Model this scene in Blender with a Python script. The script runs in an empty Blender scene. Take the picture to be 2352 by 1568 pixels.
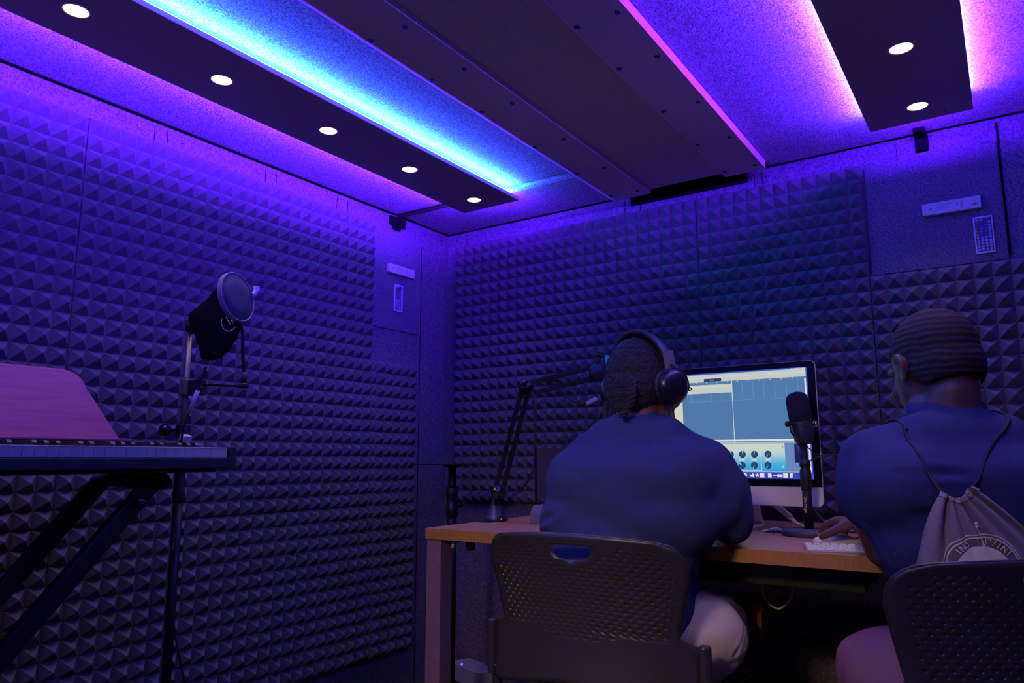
import bpy, bmesh, math, random
from math import sin, cos, pi, radians, sqrt, atan2
from mathutils import Vector, Matrix, noise
random.seed(7)
S = bpy.context.scene
COL = S.collection

# ---------------------------------------------------------------- camera
cam_d = bpy.data.cameras.new('camera'); cam = bpy.data.objects.new('camera', cam_d); COL.objects.link(cam)
cam_d.sensor_width = 36.0; cam_d.lens = 25.976; cam_d.clip_start = 0.02; cam_d.clip_end = 50
def cam_axes(pit, roll, yaw):
    fw = Vector((-sin(yaw)*cos(pit), cos(yaw)*cos(pit), sin(pit)))
    r0 = Vector((cos(yaw), sin(yaw), 0)); u0 = r0.cross(fw)
    return r0*cos(roll)+u0*sin(roll), u0*cos(roll)-r0*sin(roll), fw
R_, U_, F_ = cam_axes(0.15797, -0.00191, 0.59382)
M = Matrix((R_, U_, -F_)).transposed().to_4x4(); M.translation = Vector((2.2475, -2.7683, 0.96))
cam.matrix_world = M
S.camera = cam
# ---------------------------------------------------------------- world, exposure
w = bpy.data.worlds.new('world'); S.world = w; w.use_nodes = True
w.node_tree.nodes['Background'].inputs[0].default_value = (0.10, 0.06, 0.35, 1)
w.node_tree.nodes['Background'].inputs[1].default_value = 0.0
S.view_settings.view_transform = 'Standard'; S.view_settings.look = 'None'
S.view_settings.exposure = 0.0; S.view_settings.gamma = 1.0
S.view_settings.use_curve_mapping = False
# light levels of the room's lamps and the added fill lamp
LED_CYAN = (0.006, 0.20, 1.0)
K_VIOLET = 2350.0; K_CYAN = 2200.0; K_DOWN = 4.0; W_SPOT = 6.0; W_FILL = 62.0; K_SCREEN = 0.95

# ---------------------------------------------------------------- materials
MATS = {}
def mat(name, col, rough=0.6, metal=0.0, noise_scale=None, noise_amt=0.0, bump=None, coat=0.0, spec=None,
        emit=None, estr=1.0, stretch=None, col2=None, sheen=0.0):
    if name in MATS: return MATS[name]
    m = bpy.data.materials.new(name); m.use_nodes = True; nt = m.node_tree; b = nt.nodes['Principled BSDF']
    b.inputs['Base Color'].default_value = (*col, 1); b.inputs['Roughness'].default_value = rough
    b.inputs['Metallic'].default_value = metal
    if spec is not None: b.inputs['Specular IOR Level'].default_value = spec
    if coat: b.inputs['Coat Weight'].default_value = coat
    if sheen: b.inputs['Sheen Weight'].default_value = sheen
    if emit:
        b.inputs['Emission Color'].default_value = (*emit, 1); b.inputs['Emission Strength'].default_value = estr
    if noise_scale or bump:
        tc = nt.nodes.new('ShaderNodeTexCoord'); mp = nt.nodes.new('ShaderNodeMapping')
        nt.links.new(tc.outputs['Object'], mp.inputs[0])
        if stretch: mp.inputs['Scale'].default_value = stretch
    if noise_scale:
        n = nt.nodes.new('ShaderNodeTexNoise'); n.inputs['Scale'].default_value = noise_scale; n.inputs['Detail'].default_value = 3
        nt.links.new(mp.outputs[0], n.inputs['Vector'])
        r = nt.nodes.new('ShaderNodeValToRGB'); r.color_ramp.elements[0].position = 0.3; r.color_ramp.elements[1].position = 0.7
        c2 = col2 or tuple(min(1, c*(1+noise_amt)) for c in col)
        r.color_ramp.elements[0].color = (*[c*(1-noise_amt) for c in col], 1); r.color_ramp.elements[1].color = (*c2, 1)
        nt.links.new(n.outputs[0], r.inputs[0]); nt.links.new(r.outputs[0], b.inputs['Base Color'])
    if bump:
        n2 = nt.nodes.new('ShaderNodeTexNoise'); n2.inputs['Scale'].default_value = bump[0]; n2.inputs['Detail'].default_value = 3
        nt.links.new(mp.outputs[0], n2.inputs['Vector'])
        bp = nt.nodes.new('ShaderNodeBump'); bp.inputs['Strength'].default_value = bump[1]; bp.inputs['Distance'].default_value = bump[2]
        nt.links.new(n2.outputs[0], bp.inputs['Height']); nt.links.new(bp.outputs[0], b.inputs['Normal'])
    MATS[name] = m; return m
def emis(name, col, k):
    if name in MATS: return MATS[name]
    m = bpy.data.materials.new(name); m.use_nodes = True; nt = m.node_tree; nt.nodes.clear()
    o = nt.nodes.new('ShaderNodeOutputMaterial'); e = nt.nodes.new('ShaderNodeEmission')
    e.inputs[0].default_value = (*col, 1); e.inputs[1].default_value = k
    nt.links.new(e.outputs[0], o.inputs[0]); MATS[name] = m; return m

M_foam = mat('acoustic foam', (0.135, 0.118, 0.135), 0.95, noise_scale=260, noise_amt=0.22, bump=(900, 0.5, 0.002), spec=0.25)
M_felt = mat('wall felt', (0.15, 0.13, 0.165), 0.95, noise_scale=170, noise_amt=0.5, bump=(260, 0.7, 0.003), spec=0.15)
M_cfelt = mat('ceiling felt', (0.36, 0.31, 0.38), 0.95, noise_scale=210, noise_amt=0.62, bump=(220, 0.9, 0.004), spec=0.15)
M_cpanel = mat('ceiling panel fabric', (0.70, 0.58, 0.56), 0.95, noise_scale=300, noise_amt=0.2, bump=(500, 0.5, 0.002), spec=0.15)
M_carpet = mat('carpet', (0.09, 0.08, 0.085), 1.0, noise_scale=260, noise_amt=0.5, bump=(400, 0.8, 0.004), spec=0.1)
M_board = mat('dark laminate board', (0.44, 0.33, 0.32), 0.42, noise_scale=400, noise_amt=0.1, bump=(600, 0.15, 0.001))
M_black = mat('black plastic', (0.012, 0.012, 0.014), 0.45)
M_blackm = mat('black painted metal', (0.010, 0.009, 0.010), 0.42, spec=0.3)
M_gloss = mat('glossy black', (0.008, 0.008, 0.01), 0.12)
M_rubber = mat('black rubber', (0.01, 0.01, 0.01), 0.8)
M_cloth_black = mat('black cloth', (0.004, 0.004, 0.006), 1.0, spec=0.05)
M_white = mat('white plastic', (0.78, 0.76, 0.80), 0.45)
M_chrome = mat('chrome', (0.6, 0.6, 0.62), 0.25, 1.0)
M_alu = mat('brushed aluminium', (0.62, 0.62, 0.64), 0.35, 0.85)
M_trim = mat('pale trim', (0.5, 0.5, 0.55), 0.5)
M_key = mat('ivory key', (0.86, 0.68, 0.78), 0.4)
M_bkey = mat('black key', (0.014, 0.012, 0.018), 0.35)
M_piano = mat('piano case', (0.014, 0.017, 0.022), 0.55, bump=(700, 0.2, 0.001))
M_rest = mat('red wood', (0.42, 0.09, 0.16), 0.5, noise_scale=6, noise_amt=0.14, stretch=(40, 1, 12))
M_felt_red = mat('maroon felt', (0.07, 0.012, 0.018), 0.9)
M_desk = mat('desk laminate', (0.42, 0.20, 0.10), 0.42, noise_scale=5, noise_amt=0.16, stretch=(3, 30, 3))
M_deskedge = mat('desk edge banding', (0.46, 0.20, 0.03), 0.5, noise_scale=40, noise_amt=0.14, stretch=(6, 1, 1))
M_leg = mat('desk leg laminate', (0.25, 0.15, 0.15), 0.6, noise_scale=60, noise_amt=0.08)
M_chair = mat('chair shell plastic', (0.036, 0.034, 0.030), 0.33, bump=(900, 0.18, 0.001))
M_chairm = mat('chair frame metal', (0.05, 0.05, 0.052), 0.35, 0.6)
M_shirt = mat('navy cotton', (0.036, 0.045, 0.118), 0.95, noise_scale=500, noise_amt=0.18, bump=(700, 0.3, 0.001), sheen=0.0, spec=0.15)
M_skin1 = mat('brown skin', (0.20, 0.085, 0.045), 0.5, noise_scale=40, noise_amt=0.08)
M_skin2 = mat('dark brown skin', (0.115, 0.052, 0.033), 0.45, noise_scale=40, noise_amt=0.08)
M_nail = mat('fingernail', (0.42, 0.22, 0.17), 0.35)
M_hair1 = mat('black hair', (0.022, 0.016, 0.018), 0.75, noise_scale=180, noise_amt=0.5, bump=(220, 1.0, 0.006))
M_lip = mat('lips', (0.18, 0.06, 0.05), 0.45)
M_eye = mat('eye white', (0.7, 0.7, 0.68), 0.2); M_iris = mat('iris', (0.02, 0.012, 0.01), 0.1)
M_pants = mat('beige cotton trousers', (0.50, 0.44, 0.34), 0.9, noise_scale=300, noise_amt=0.06, bump=(500, 0.3, 0.001))
M_pants2 = mat('rose trousers', (0.30, 0.13, 0.13), 0.9, noise_scale=300, noise_amt=0.1, bump=(500, 0.3, 0.001))
M_bag = mat('grey jersey', (0.27, 0.25, 0.26), 0.95, noise_scale=500, noise_amt=0.12, bump=(700, 0.4, 0.001))
M_print = mat('white print', (0.88, 0.86, 0.84), 0.8)
M_cord = mat('black cord', (0.012, 0.012, 0.03), 0.8)
M_red = mat('red plastic', (0.45, 0.035, 0.03), 0.6)
M_cable = mat('black cable', (0.012, 0.012, 0.012), 0.5)
M_cream = mat('cream', (0.75, 0.72, 0.58), 0.7)
M_mesh = mat('pop filter mesh', (0.03, 0.028, 0.06), 0.8, bump=(1500, 0.4, 0.001))
M_foamball = mat('microphone windscreen foam', (0.03, 0.026, 0.035), 1.0, bump=(600, 1.0, 0.004), spec=0.1)

# wavy short hair for the second person: rings of waves around the crown, part of the hair itself
def wave_hair():
    m = mat('waved hair', (0.045, 0.03, 0.026), 0.85, spec=.15)
    nt = m.node_tree; b = nt.nodes['Principled BSDF']
    tc = nt.nodes.new('ShaderNodeTexCoord'); mp = nt.nodes.new('ShaderNodeMapping')
    mp.inputs['Location'].default_value = (0.01, -0.0, -0.13)
    nt.links.new(tc.outputs['Object'], mp.inputs[0])
    wv = nt.nodes.new('ShaderNodeTexWave'); wv.wave_type = 'RINGS'; wv.rings_direction = 'SPHERICAL'
    wv.inputs['Scale'].default_value = 24; wv.inputs['Distortion'].default_value = 3.0; wv.inputs['Detail'].default_value = 2
    nt.links.new(mp.outputs[0], wv.inputs['Vector'])
    r = nt.nodes.new('ShaderNodeValToRGB'); r.color_ramp.elements[0].color = (0.016, 0.011, 0.010, 1); r.color_ramp.elements[1].color = (0.048, 0.034, 0.030, 1)
    nt.links.new(wv.outputs[0], r.inputs[0]); nt.links.new(r.outputs[0], b.inputs['Base Color'])
    n2 = nt.nodes.new('ShaderNodeTexNoise'); n2.inputs['Scale'].default_value = 500; nt.links.new(tc.outputs['Object'], n2.inputs[0])
    mx = nt.nodes.new('ShaderNodeMath'); mx.operation = 'ADD'; nt.links.new(wv.outputs[0], mx.inputs[0]); nt.links.new(n2.outputs[0], mx.inputs[1])
    bp = nt.nodes.new('ShaderNodeBump'); bp.inputs['Strength'].default_value = 0.5; bp.inputs['Distance'].default_value = 0.002
    nt.links.new(mx.outputs[0], bp.inputs['Height']); nt.links.new(bp.outputs[0], b.inputs['Normal'])
    return m
M_hair2 = wave_hair()

# ---------------------------------------------------------------- helpers
def V(*a): return Vector(a)
def obj(name, bm, m, parent=None, smooth=False, bevel=0.0, kind=None, weld=False):
    me = bpy.data.meshes.new(name)
    if weld: bmesh.ops.remove_doubles(bm, verts=bm.verts, dist=1e-6)
    bm.normal_update(); bm.to_mesh(me); bm.free()
    for x in (m if isinstance(m, (list, tuple)) else [m]): me.materials.append(x)
    if smooth:
        for p in me.polygons: p.use_smooth = True
    o = bpy.data.objects.new(name, me); COL.objects.link(o)
    if parent: o.parent = parent
    if bevel:
        b = o.modifiers.new('bevel', 'BEVEL'); b.width = bevel; b.segments = 2; b.limit_method = 'ANGLE'; b.angle_limit = radians(40)
    if kind: o['kind'] = kind
    return o
def empty(name, label, cat, loc=(0, 0, 0), rotz=0, group=None):
    o = bpy.data.objects.new(name, None); COL.objects.link(o); o.location = loc; o.rotation_euler = (0, 0, rotz)
    o.empty_display_size = 0.05; o['label'] = label; o['category'] = cat
    if group: o['group'] = group
    return o
def tag(o, label, cat, group=None, kind=None):
    o['label'] = label; o['category'] = cat
    if group: o['group'] = group
    if kind: o['kind'] = kind
    return o
def rel(o, pts): return [Vector(p) - Vector(o.location) for p in pts]
def box(bm, c, s, rot=None, mi=0):
    g = bmesh.ops.create_cube(bm, size=1.0); vs = g['verts']
    mtx = Matrix.Translation(c) @ (rot.to_4x4() if rot else Matrix()) @ Matrix.Diagonal((*s, 1))
    bmesh.ops.transform(bm, matrix=mtx, verts=vs)
    for f in {f for v in vs for f in v.link_faces}: f.material_index = mi
    return vs
def bx(x0, x1, y0, y1, z0, z1, bm=None):
    bm = bm or bmesh.new(); box(bm, V((x0+x1)/2, (y0+y1)/2, (z0+z1)/2), (abs(x1-x0), abs(y1-y0), abs(z1-z0))); return bm
def frame_of(d):
    d = Vector(d).normalized(); a = V(0, 0, 1) if abs(d.z) < .9 else V(1, 0, 0)
    x = a.cross(d).normalized(); return x, d.cross(x), d
def cyl(bm, p0, p1, r0, r1=None, n=20, mi=0, cap=True):
    r1 = r0 if r1 is None else r1; p0 = Vector(p0); p1 = Vector(p1); x, y, d = frame_of(p1-p0)
    A = [bm.verts.new(p0+(x*cos(2*pi*i/n)+y*sin(2*pi*i/n))*r0) for i in range(n)]
    B = [bm.verts.new(p1+(x*cos(2*pi*i/n)+y*sin(2*pi*i/n))*r1) for i in range(n)]
    for i in range(n):
        f = bm.faces.new((A[i], A[(i+1) % n], B[(i+1) % n], B[i])); f.material_index = mi; f.smooth = True
    if cap:
        f = bm.faces.new(A[::-1]); f.material_index = mi; f = bm.faces.new(B); f.material_index = mi
    return bm
def lathe(bm, prof, base=(0, 0, 0), axis=(0, 0, 1), n=32, mi=0):
    base = Vector(base); x, y, d = frame_of(axis); rings = []
    for r, h in prof:
        rings.append([bm.verts.new(base+d*h+(x*cos(2*pi*i/n)+y*sin(2*pi*i/n))*max(r, 1e-5)) for i in range(n)])
    for a, b in zip(rings, rings[1:]):
        for i in range(n):
            f = bm.faces.new((a[i], a[(i+1) % n], b[(i+1) % n], b[i])); f.smooth = True; f.material_index = mi
    f = bm.faces.new(rings[0][::-1]); f.material_index = mi; f = bm.faces.new(rings[-1]); f.material_index = mi
    return bm
def spline(pts, k=8):
    pts = [Vector(p) for p in pts]; out = []
    for i in range(len(pts)-1):
        p0 = pts[max(i-1, 0)]; p1 = pts[i]; p2 = pts[i+1]; p3 = pts[min(i+2, len(pts)-1)]
        for j in range(k):
            t = j/k
            out.append(0.5*((2*p1)+(p2-p0)*t+(2*p0-5*p1+4*p2-p3)*t*t+(3*p1-p0-3*p2+p3)*t*t*t))
    out.append(pts[-1]); return out
def tube(bm, pts, r, n=10, mi=0, smooth_k=6, closed=False, raw=False):
    P = [Vector(p) for p in pts] if raw else spline(pts, smooth_k)
    if isinstance(r, (int, float)): rr = [r]*len(P)
    else: rr = [r[0]+(r[1]-r[0])*i/(len(P)-1) for i in range(len(P))]
    t0 = (P[1]-P[0]).normalized(); x, y, _ = frame_of(t0); rings = []
    for i, p in enumerate(P):
        if closed: t = (P[(i+1) % len(P)]-P[i-1]).normalized()
        else: t = (P[min(i+1, len(P)-1)]-P[max(i-1, 0)]).normalized()
        x = (x - t*x.dot(t)).normalized(); y = t.cross(x)
        rings.append([bm.verts.new(p+(x*cos(2*pi*j/n)+y*sin(2*pi*j/n))*rr[i]) for j in range(n)])
    prs = list(zip(rings, rings[1:]))
    if closed: prs.append((rings[-1], rings[0]))
    for a, b in prs:
        for j in range(n):
            f = bm.faces.new((a[j], a[(j+1) % n], b[(j+1) % n], b[j])); f.smooth = True; f.material_index = mi
    if not closed:
        bm.faces.new(rings[0][::-1]).material_index = mi; bm.faces.new(rings[-1]).material_index = mi
    return bm
def prism(bm, pts, off, mi=0):
    off = Vector(off); A = [bm.verts.new(Vector(p)) for p in pts]; B = [bm.verts.new(Vector(p)+off) for p in pts]; n = len(A)
    bm.faces.new(A).material_index = mi; bm.faces.new(B[::-1]).material_index = mi
    for i in range(n): bm.faces.new((A[i], B[i], B[(i+1) % n], A[(i+1) % n])).material_index = mi
    bmesh.ops.recalc_face_normals(bm, faces=bm.faces); return bm
def rrect(w, h, r, n=6):
    out = []
    for cx, cy, a0 in ((w/2-r, h/2-r, 0), (-w/2+r, h/2-r, 90), (-w/2+r, -h/2+r, 180), (w/2-r, -h/2+r, 270)):
        for i in range(n+1):
            a = radians(a0+90*i/n); out.append((cx+r*cos(a), cy+r*sin(a)))
    return out
def text_bm(s, size, mtx, extrude=0.0003, space=1.0, bold=0.0):
    c = bpy.data.curves.new('t', 'FONT'); c.body = s; c.size = size; c.extrude = extrude; c.align_x = 'CENTER'; c.align_y = 'CENTER'
    c.space_character = space; c.offset = bold; c.resolution_u = 3
    o = bpy.data.objects.new('t', c); COL.objects.link(o)
    dg = bpy.context.evaluated_depsgraph_get(); me = bpy.data.meshes.new_from_object(o.evaluated_get(dg))
    bm = bmesh.new(); bm.from_mesh(me); bm.transform(mtx)
    bpy.data.objects.remove(o); bpy.data.curves.remove(c); bpy.data.meshes.remove(me); return bm
def merge(bm, other, mi=None):
    me = bpy.data.meshes.new('m'); other.to_mesh(me); other.free(); n = len(bm.faces); bm.from_mesh(me); bpy.data.meshes.remove(me)
    bm.faces.ensure_lookup_table()
    if mi is not None:
        for f in bm.faces[n:]: f.material_index = mi
# organic shapes: closed pieces fused into one continuous surface
def ell(c, r, rot=None): return ('e', Vector(c), r, rot)
def cap(p0, p1, r0, r1=None): return ('c', Vector(p0), Vector(p1), r0, r0 if r1 is None else r1)
def chain(pts, rs): return [cap(pts[i], pts[i+1], rs[i], rs[i+1]) for i in range(len(pts)-1)]
def fuse(name, prims, voxel, m, parent=None, smooth=6, edit=None, cut=None):
    bm = bmesh.new()
    for p in prims:
        if p[0] == 'e':
            g = bmesh.ops.create_uvsphere(bm, u_segments=28, v_segments=18, radius=1.0)
            mt = Matrix.Translation(p[1]) @ (p[3].to_4x4() if p[3] else Matrix()) @ Matrix.Diagonal((*p[2], 1))
            bmesh.ops.transform(bm, matrix=mt, verts=g['verts'])
        else:
            _, a, b, r0, r1 = p
            for c, r in ((a, r0), (b, r1)):
                g = bmesh.ops.create_uvsphere(bm, u_segments=20, v_segments=14, radius=r)
                bmesh.ops.translate(bm, vec=c, verts=g['verts'])
            if (b-a).length > 1e-4:
                L = (b-a).length; sn = (r0-r1)/L; sn = max(-.95, min(.95, sn)); cs = sqrt(1-sn*sn); d = (b-a)/L
                cyl(bm, a+d*r0*sn, b+d*r1*sn, r0*cs, r1*cs, n=20)
    me = bpy.data.meshes.new('tmp'); bm.to_mesh(me); bm.free()
    o = bpy.data.objects.new('tmp', me); COL.objects.link(o)
    md = o.modifiers.new('r', 'REMESH'); md.mode = 'VOXEL'; md.voxel_size = voxel; md.adaptivity = 0
    dg = bpy.context.evaluated_depsgraph_get(); m2 = bpy.data.meshes.new_from_object(o.evaluated_get(dg))
    bpy.data.objects.remove(o); bpy.data.meshes.remove(me)
    bm = bmesh.new(); bm.from_mesh(m2); bpy.data.meshes.remove(m2)
    for _ in range(smooth): bmesh.ops.smooth_vert(bm, verts=bm.verts, factor=0.5, use_axis_x=True, use_axis_y=True, use_axis_z=True)
    bm.normal_update()
    if edit:
        ns = [(v, v.normal.copy()) for v in bm.verts]
        for v, n in ns: v.co = v.co + edit(v.co, n)
        for _ in range(1): bmesh.ops.smooth_vert(bm, verts=bm.verts, factor=0.4, use_axis_x=True, use_axis_y=True, use_axis_z=True)
    if cut:
        dl = [f for f in bm.faces if cut(f.calc_center_median())]
        bmesh.ops.delete(bm, geom=dl, context='FACES')
    return obj(name, bm, m, parent, smooth=True)
def surf_hit(o, origin, d):
    """where a ray from origin along d meets the mesh object o (world space, o unrotated)"""
    from mathutils.bvhtree import BVHTree
    off = Vector(o.location)+(Vector(o.parent.location) if o.parent else V(0, 0, 0))
    t = BVHTree.FromPolygons([v.co for v in o.data.vertices], [tuple(p.vertices) for p in o.data.polygons])
    h = t.ray_cast(Vector(origin)-off, Vector(d)); return (h[0]+off) if h[0] else None
def copy_tree(o, parent=None):
    c = o.copy(); COL.objects.link(c); c.parent = parent
    for ch in o.children: copy_tree(ch, c)
    return c
def seg_dist(p, a, b):
    ab = b-a; t = max(0, min(1, (p-a).dot(ab)/max(ab.length_squared, 1e-9))); return (p-(a+ab*t)).length, t
def folds(L, amp=0.0, sc=9.0, seed=0):
    """cloth folds: list of (a, b, depth, width) creases, plus a soft irregular drape"""
    L = [(Vector(a), Vector(b), d, w_) for a, b, d, w_ in L]
    def f(p, n):
        t = 0.0
        for a, b, d, w_ in L:
            q, s = seg_dist(p, a, b)
            if q < w_*3.2:
                e = sin(pi*min(1, max(0, 0.08+0.84*s)))
                t += e*(-d*math.exp(-(q/w_)**2)+0.55*d*math.exp(-((q-1.7*w_)/w_)**2))
        if amp: t += amp*noise.noise(Vector((p.x*sc+seed, p.y*sc, p.z*sc*1.6)))
        return n*t
    return f
# ================================================================ the room
CEIL = 2.06
def struct(name, bm, m, **k):
    o = obj(name, bm, m, **k); o['kind'] = 'structure'; return o
wl = struct('wall_left', bx(-.10, -.02, -3.30, .10, -.05, 2.12), M_felt)
wb = struct('wall_back', bx(-.02, 2.60, .02, .10, -.05, 2.12), M_felt)
wr = struct('wall_right', bx(2.60, 2.68, -3.30, .10, -.05, 2.12), M_felt)
bm = bx(-.02, 1.22, -3.30, -3.22, -.05, 2.12); merge(bm, bx(1.92, 2.60, -3.30, -3.22, -.05, 2.12)); merge(bm, bx(1.22, 1.92, -3.30, -3.22, 2.0, 2.12))
wf = struct('wall_front', bm, M_felt)
# unseen booth door behind the camera, added with a tall window for warm light
dr = bpy.data.objects.new('door_1', None); COL.objects.link(dr); dr.location = (1.57, -3.26, 0); dr['kind'] = 'structure'
bm = bx(-.35, -.22, -.03, .03, 0, 2.0); merge(bm, bx(.22, .35, -.03, .03, 0, 2.0)); merge(bm, bx(-.22, .22, -.03, .03, 0, .80)); merge(bm, bx(-.22, .22, -.03, .03, 1.9, 2.0)); obj('door_leaf', bm, M_felt, dr)
def glass():
    m = bpy.data.materials.new('window glass'); m.use_nodes = True; nt = m.node_tree; nt.nodes.clear()
    o = nt.nodes.new('ShaderNodeOutputMaterial'); a = nt.nodes.new('ShaderNodeBsdfTransparent'); g = nt.nodes.new('ShaderNodeBsdfGlossy'); g.inputs['Roughness'].default_value = .02
    mx = nt.nodes.new('ShaderNodeMixShader'); mx.inputs[0].default_value = .06; nt.links.new(a.outputs[0], mx.inputs[1]); nt.links.new(g.outputs[0], mx.inputs[2]); nt.links.new(mx.outputs[0], o.inputs[0]); return m
obj('door_glass', bx(-.22, .22, -.004, .004, .80, 1.90), glass(), dr)
obj('door_handle', bx(-.31, -.29, .03, .07, .95, 1.10), M_alu, dr)
hl_ = bpy.data.lights.new('added_fill_lamp', 'AREA'); hl_.shape = 'RECTANGLE'; hl_.size = .6; hl_.size_y = .3; hl_.energy = W_FILL; hl_.color = (1.0, .70, .40)
ho = bpy.data.objects.new('added_fill_lamp', hl_); COL.objects.link(ho); ho.location = (1.72, -4.5, 2.25); ho.rotation_euler = (radians(35), 0, 0)  # added unseen lamp, warms chairs and desk edge through the door window
struct('floor', bx(-.02, 2.60, -3.22, .02, -.05, 0.0), M_carpet)
struct('ceiling', bx(-.02, 2.60, -3.22, .02, 2.075, 2.12), M_cfelt)

def chamfer_panel(name, x0, x1, y0, y1, z0, z1, c, m, **k):
    """fabric wrapped panel whose lower border rolls up to the ceiling"""
    bm = bmesh.new(); rings = []
    for ins, z in ((0, z1), (0, z0+c*.55), (c*.35, z0+c*.2), (c, z0)):
        rings.append([bm.verts.new((x, y, z)) for x, y in ((x0+ins, y0+ins), (x1-ins, y0+ins), (x1-ins, y1-ins), (x0+ins, y1-ins))])
    for a, b in zip(rings, rings[1:]):
        for i in range(4): bm.faces.new((a[i], a[(i+1) % 4], b[(i+1) % 4], b[i]))
    bm.faces.new(rings[-1]); bm.faces.new(rings[0][::-1]); bmesh.ops.recalc_face_normals(bm, faces=bm.faces)
    return obj(name, bm, m, **k)
for x0, x1, y0, y1, lab in ((-.012, .955, -3.2, -.365, 'purple lit felt ceiling panel, long one on the left running towards the camera'),
                            (-.012, .955, -.345, .012, 'small felt ceiling panel in the back left corner beyond the dark seam'),
                            (1.545, 2.592, -3.2, .012, 'purple lit felt ceiling panel on the right, around the right lamp board')):
    tag(chamfer_panel('ceiling_felt_panel', x0, x1, y0, y1, CEIL, 2.074, .024, M_cfelt), lab, 'ceiling panel', 'felt ceiling panels')
bm = bmesh.new(); tube(bm, [(-.01, -.356, 2.061), (.14, -.352, 2.062), (.30, -.345, 2.062)], .008)
tag(obj('ceiling_cable', bm, M_cable), 'dark cable in the ceiling seam near the back left corner', 'cable')

# dropped centre: three fabric boards with black screws
def drop_board(x0, x1, z0, lab, ch=.007):
    pts = [(x0+ch, 0, z0), (x1, 0, z0), (x1, 0, 2.074), (x0, 0, 2.074), (x0, 0, z0+ch*.5)]
    bm = prism(bmesh.new(), [(p[0], -3.2, p[2]) for p in pts], (0, 3.2-.062, 0))
    return tag(obj('ceiling_board', bm, M_cpanel), lab, 'ceiling board', 'fabric boards along the middle of the ceiling')
cbL = drop_board(.938, 1.106, 2.030, 'screwed grey fabric ceiling board on the left of the dark middle strip')
cbM = drop_board(1.1065, 1.4095, 2.048, 'plain recessed grey fabric strip in the middle of the ceiling', .001)
cbR = drop_board(1.410, 1.565, 2.030, 'screwed grey fabric ceiling board on the right of the dark middle strip')
bm = prism(bmesh.new(), [(.930, -3.2, 2.0365), (.9475, -3.2, 2.0295), (.9475, -3.2, 2.0365)], (0, 3.2-.064, 0)); obj('edge_trim', bm, M_white, cbL)
scr_m = None
for par, xs in ((cbL, (.958, 1.071)), (cbR, (1.430, 1.542))):
    for x in xs:
        for y in (-1.98, -1.745, -1.507, -1.265, -1.025, -.715, -.414, -.125):
            if scr_m is None:
                bm = bmesh.new(); lathe(bm, [(.0085, 0), (.0085, .0012), (.006, .003), (.0028, .0032), (.0024, .0016)], axis=(0, 0, -1), n=16)
                o = obj('screw', bm, M_blackm, par); scr_m = o
            else: o = scr_m.copy(); COL.objects.link(o); o.parent = par
            o.location = (x, y + (0.004 if x > 1 else 0), 2.030)
tag(obj('gap_strip', bx(.985, 1.475, .004, .0195, 2.022, 2.072), M_cloth_black), 'black strip in place of the dark gap at the top of the back wall behind the ceiling boards', 'dark strip')  # solid black strip drawn in place of the dark gap behind the boards

# lamp boards, their LED strips and recessed lamps
def lamp_board(x0, x1, y1, lab):
    b = tag(obj('lamp_board', bx(x0, x1, -3.15, y1, 2.010, 2.026), M_board, bevel=.0015), lab, 'lamp board', 'long boards carrying the ceiling lamps')
    for y in (y1-.25, y1-1.1, y1-1.9, y1-2.6):
        bm = bmesh.new(); box(bm, V((x0+x1)/2, y, 2.043), (.05, .05, .034)); obj('spacer', bm, M_black, b)
    bm = bmesh.new(); cyl(bm, ((x0+x1)/2+.07, y1-.045, 2.0102), ((x0+x1)/2+.07, y1-.045, 2.008), .003, n=10); obj('screw', bm, M_blackm, b)
    return b
b1 = lamp_board(.360, .645, -.340, 'dark lamp board on the left with a row of five round lamps')
b2 = lamp_board(1.945, 2.232, -.230, 'dark lamp board at the upper right with two round lamps')
def led(x, y0, y1, kv, kc, side, lab, red=.12):
    """side: +1 the right edge of a board, -1 the left edge. White channel, violet chips on the outside, bright blue chips on top"""
    t = empty('led_strip', lab, 'led strip', (x, (y0+y1)/2, 2.0265), group='light strips on the lamp boards')
    L = (y1-y0); ins = -side
    bm = bx(-.0045, .0045, -L/2, L/2, 0, .004)
    if kc: merge(bm, bx(-.003, .003, -L/2, L/2, .004, .0085))
    obj('channel', bm, M_white, t)
    bm = bmesh.new(); x0 = side*.0050
    vs = [bm.verts.new(p) for p in ((x0, -L/2, .0005), (x0, L/2, .0005), (x0, L/2, .0045), (x0, -L/2, .0045))]
    f = bm.faces.new(vs); f.normal_update()
    if f.normal.x*side < 0: f.normal_flip()
    obj('violet_chips', bm, emis('led violet %g %g' % (kv, red), (red, red*.08, 1.0), kv), t)
    if kc:
        bm = bmesh.new(); vs = [bm.verts.new(p) for p in ((-.0035, -L/2, .0090), (.0035, -L/2, .0090), (.0035, L/2, .0090), (-.0035, L/2, .0090))]
        bm.faces.new(vs); obj('blue_chips', bm, emis('led blue %g' % kc, LED_CYAN, kc), t)
    return t
led(.645-.018, -3.12, -.375, K_VIOLET*.30, K_CYAN, 1, 'brightest blue white light strip along the right edge of the left lamp board', .05)
led(.360+.014, -3.12, -.375, K_VIOLET*1.25, K_CYAN*.09, -1, 'light strip along the left edge of the left lamp board, on the wall side', .095)
led(1.945+.014, -3.12, -.265, K_VIOLET*1.0, K_CYAN*.17, -1, 'light strip along the left edge of the right lamp board', .088)
led(2.232-.014, -3.12, -.265, K_VIOLET*1.0, K_CYAN*.08, 1, 'light strip along the right edge of the right lamp board', .088)
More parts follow.
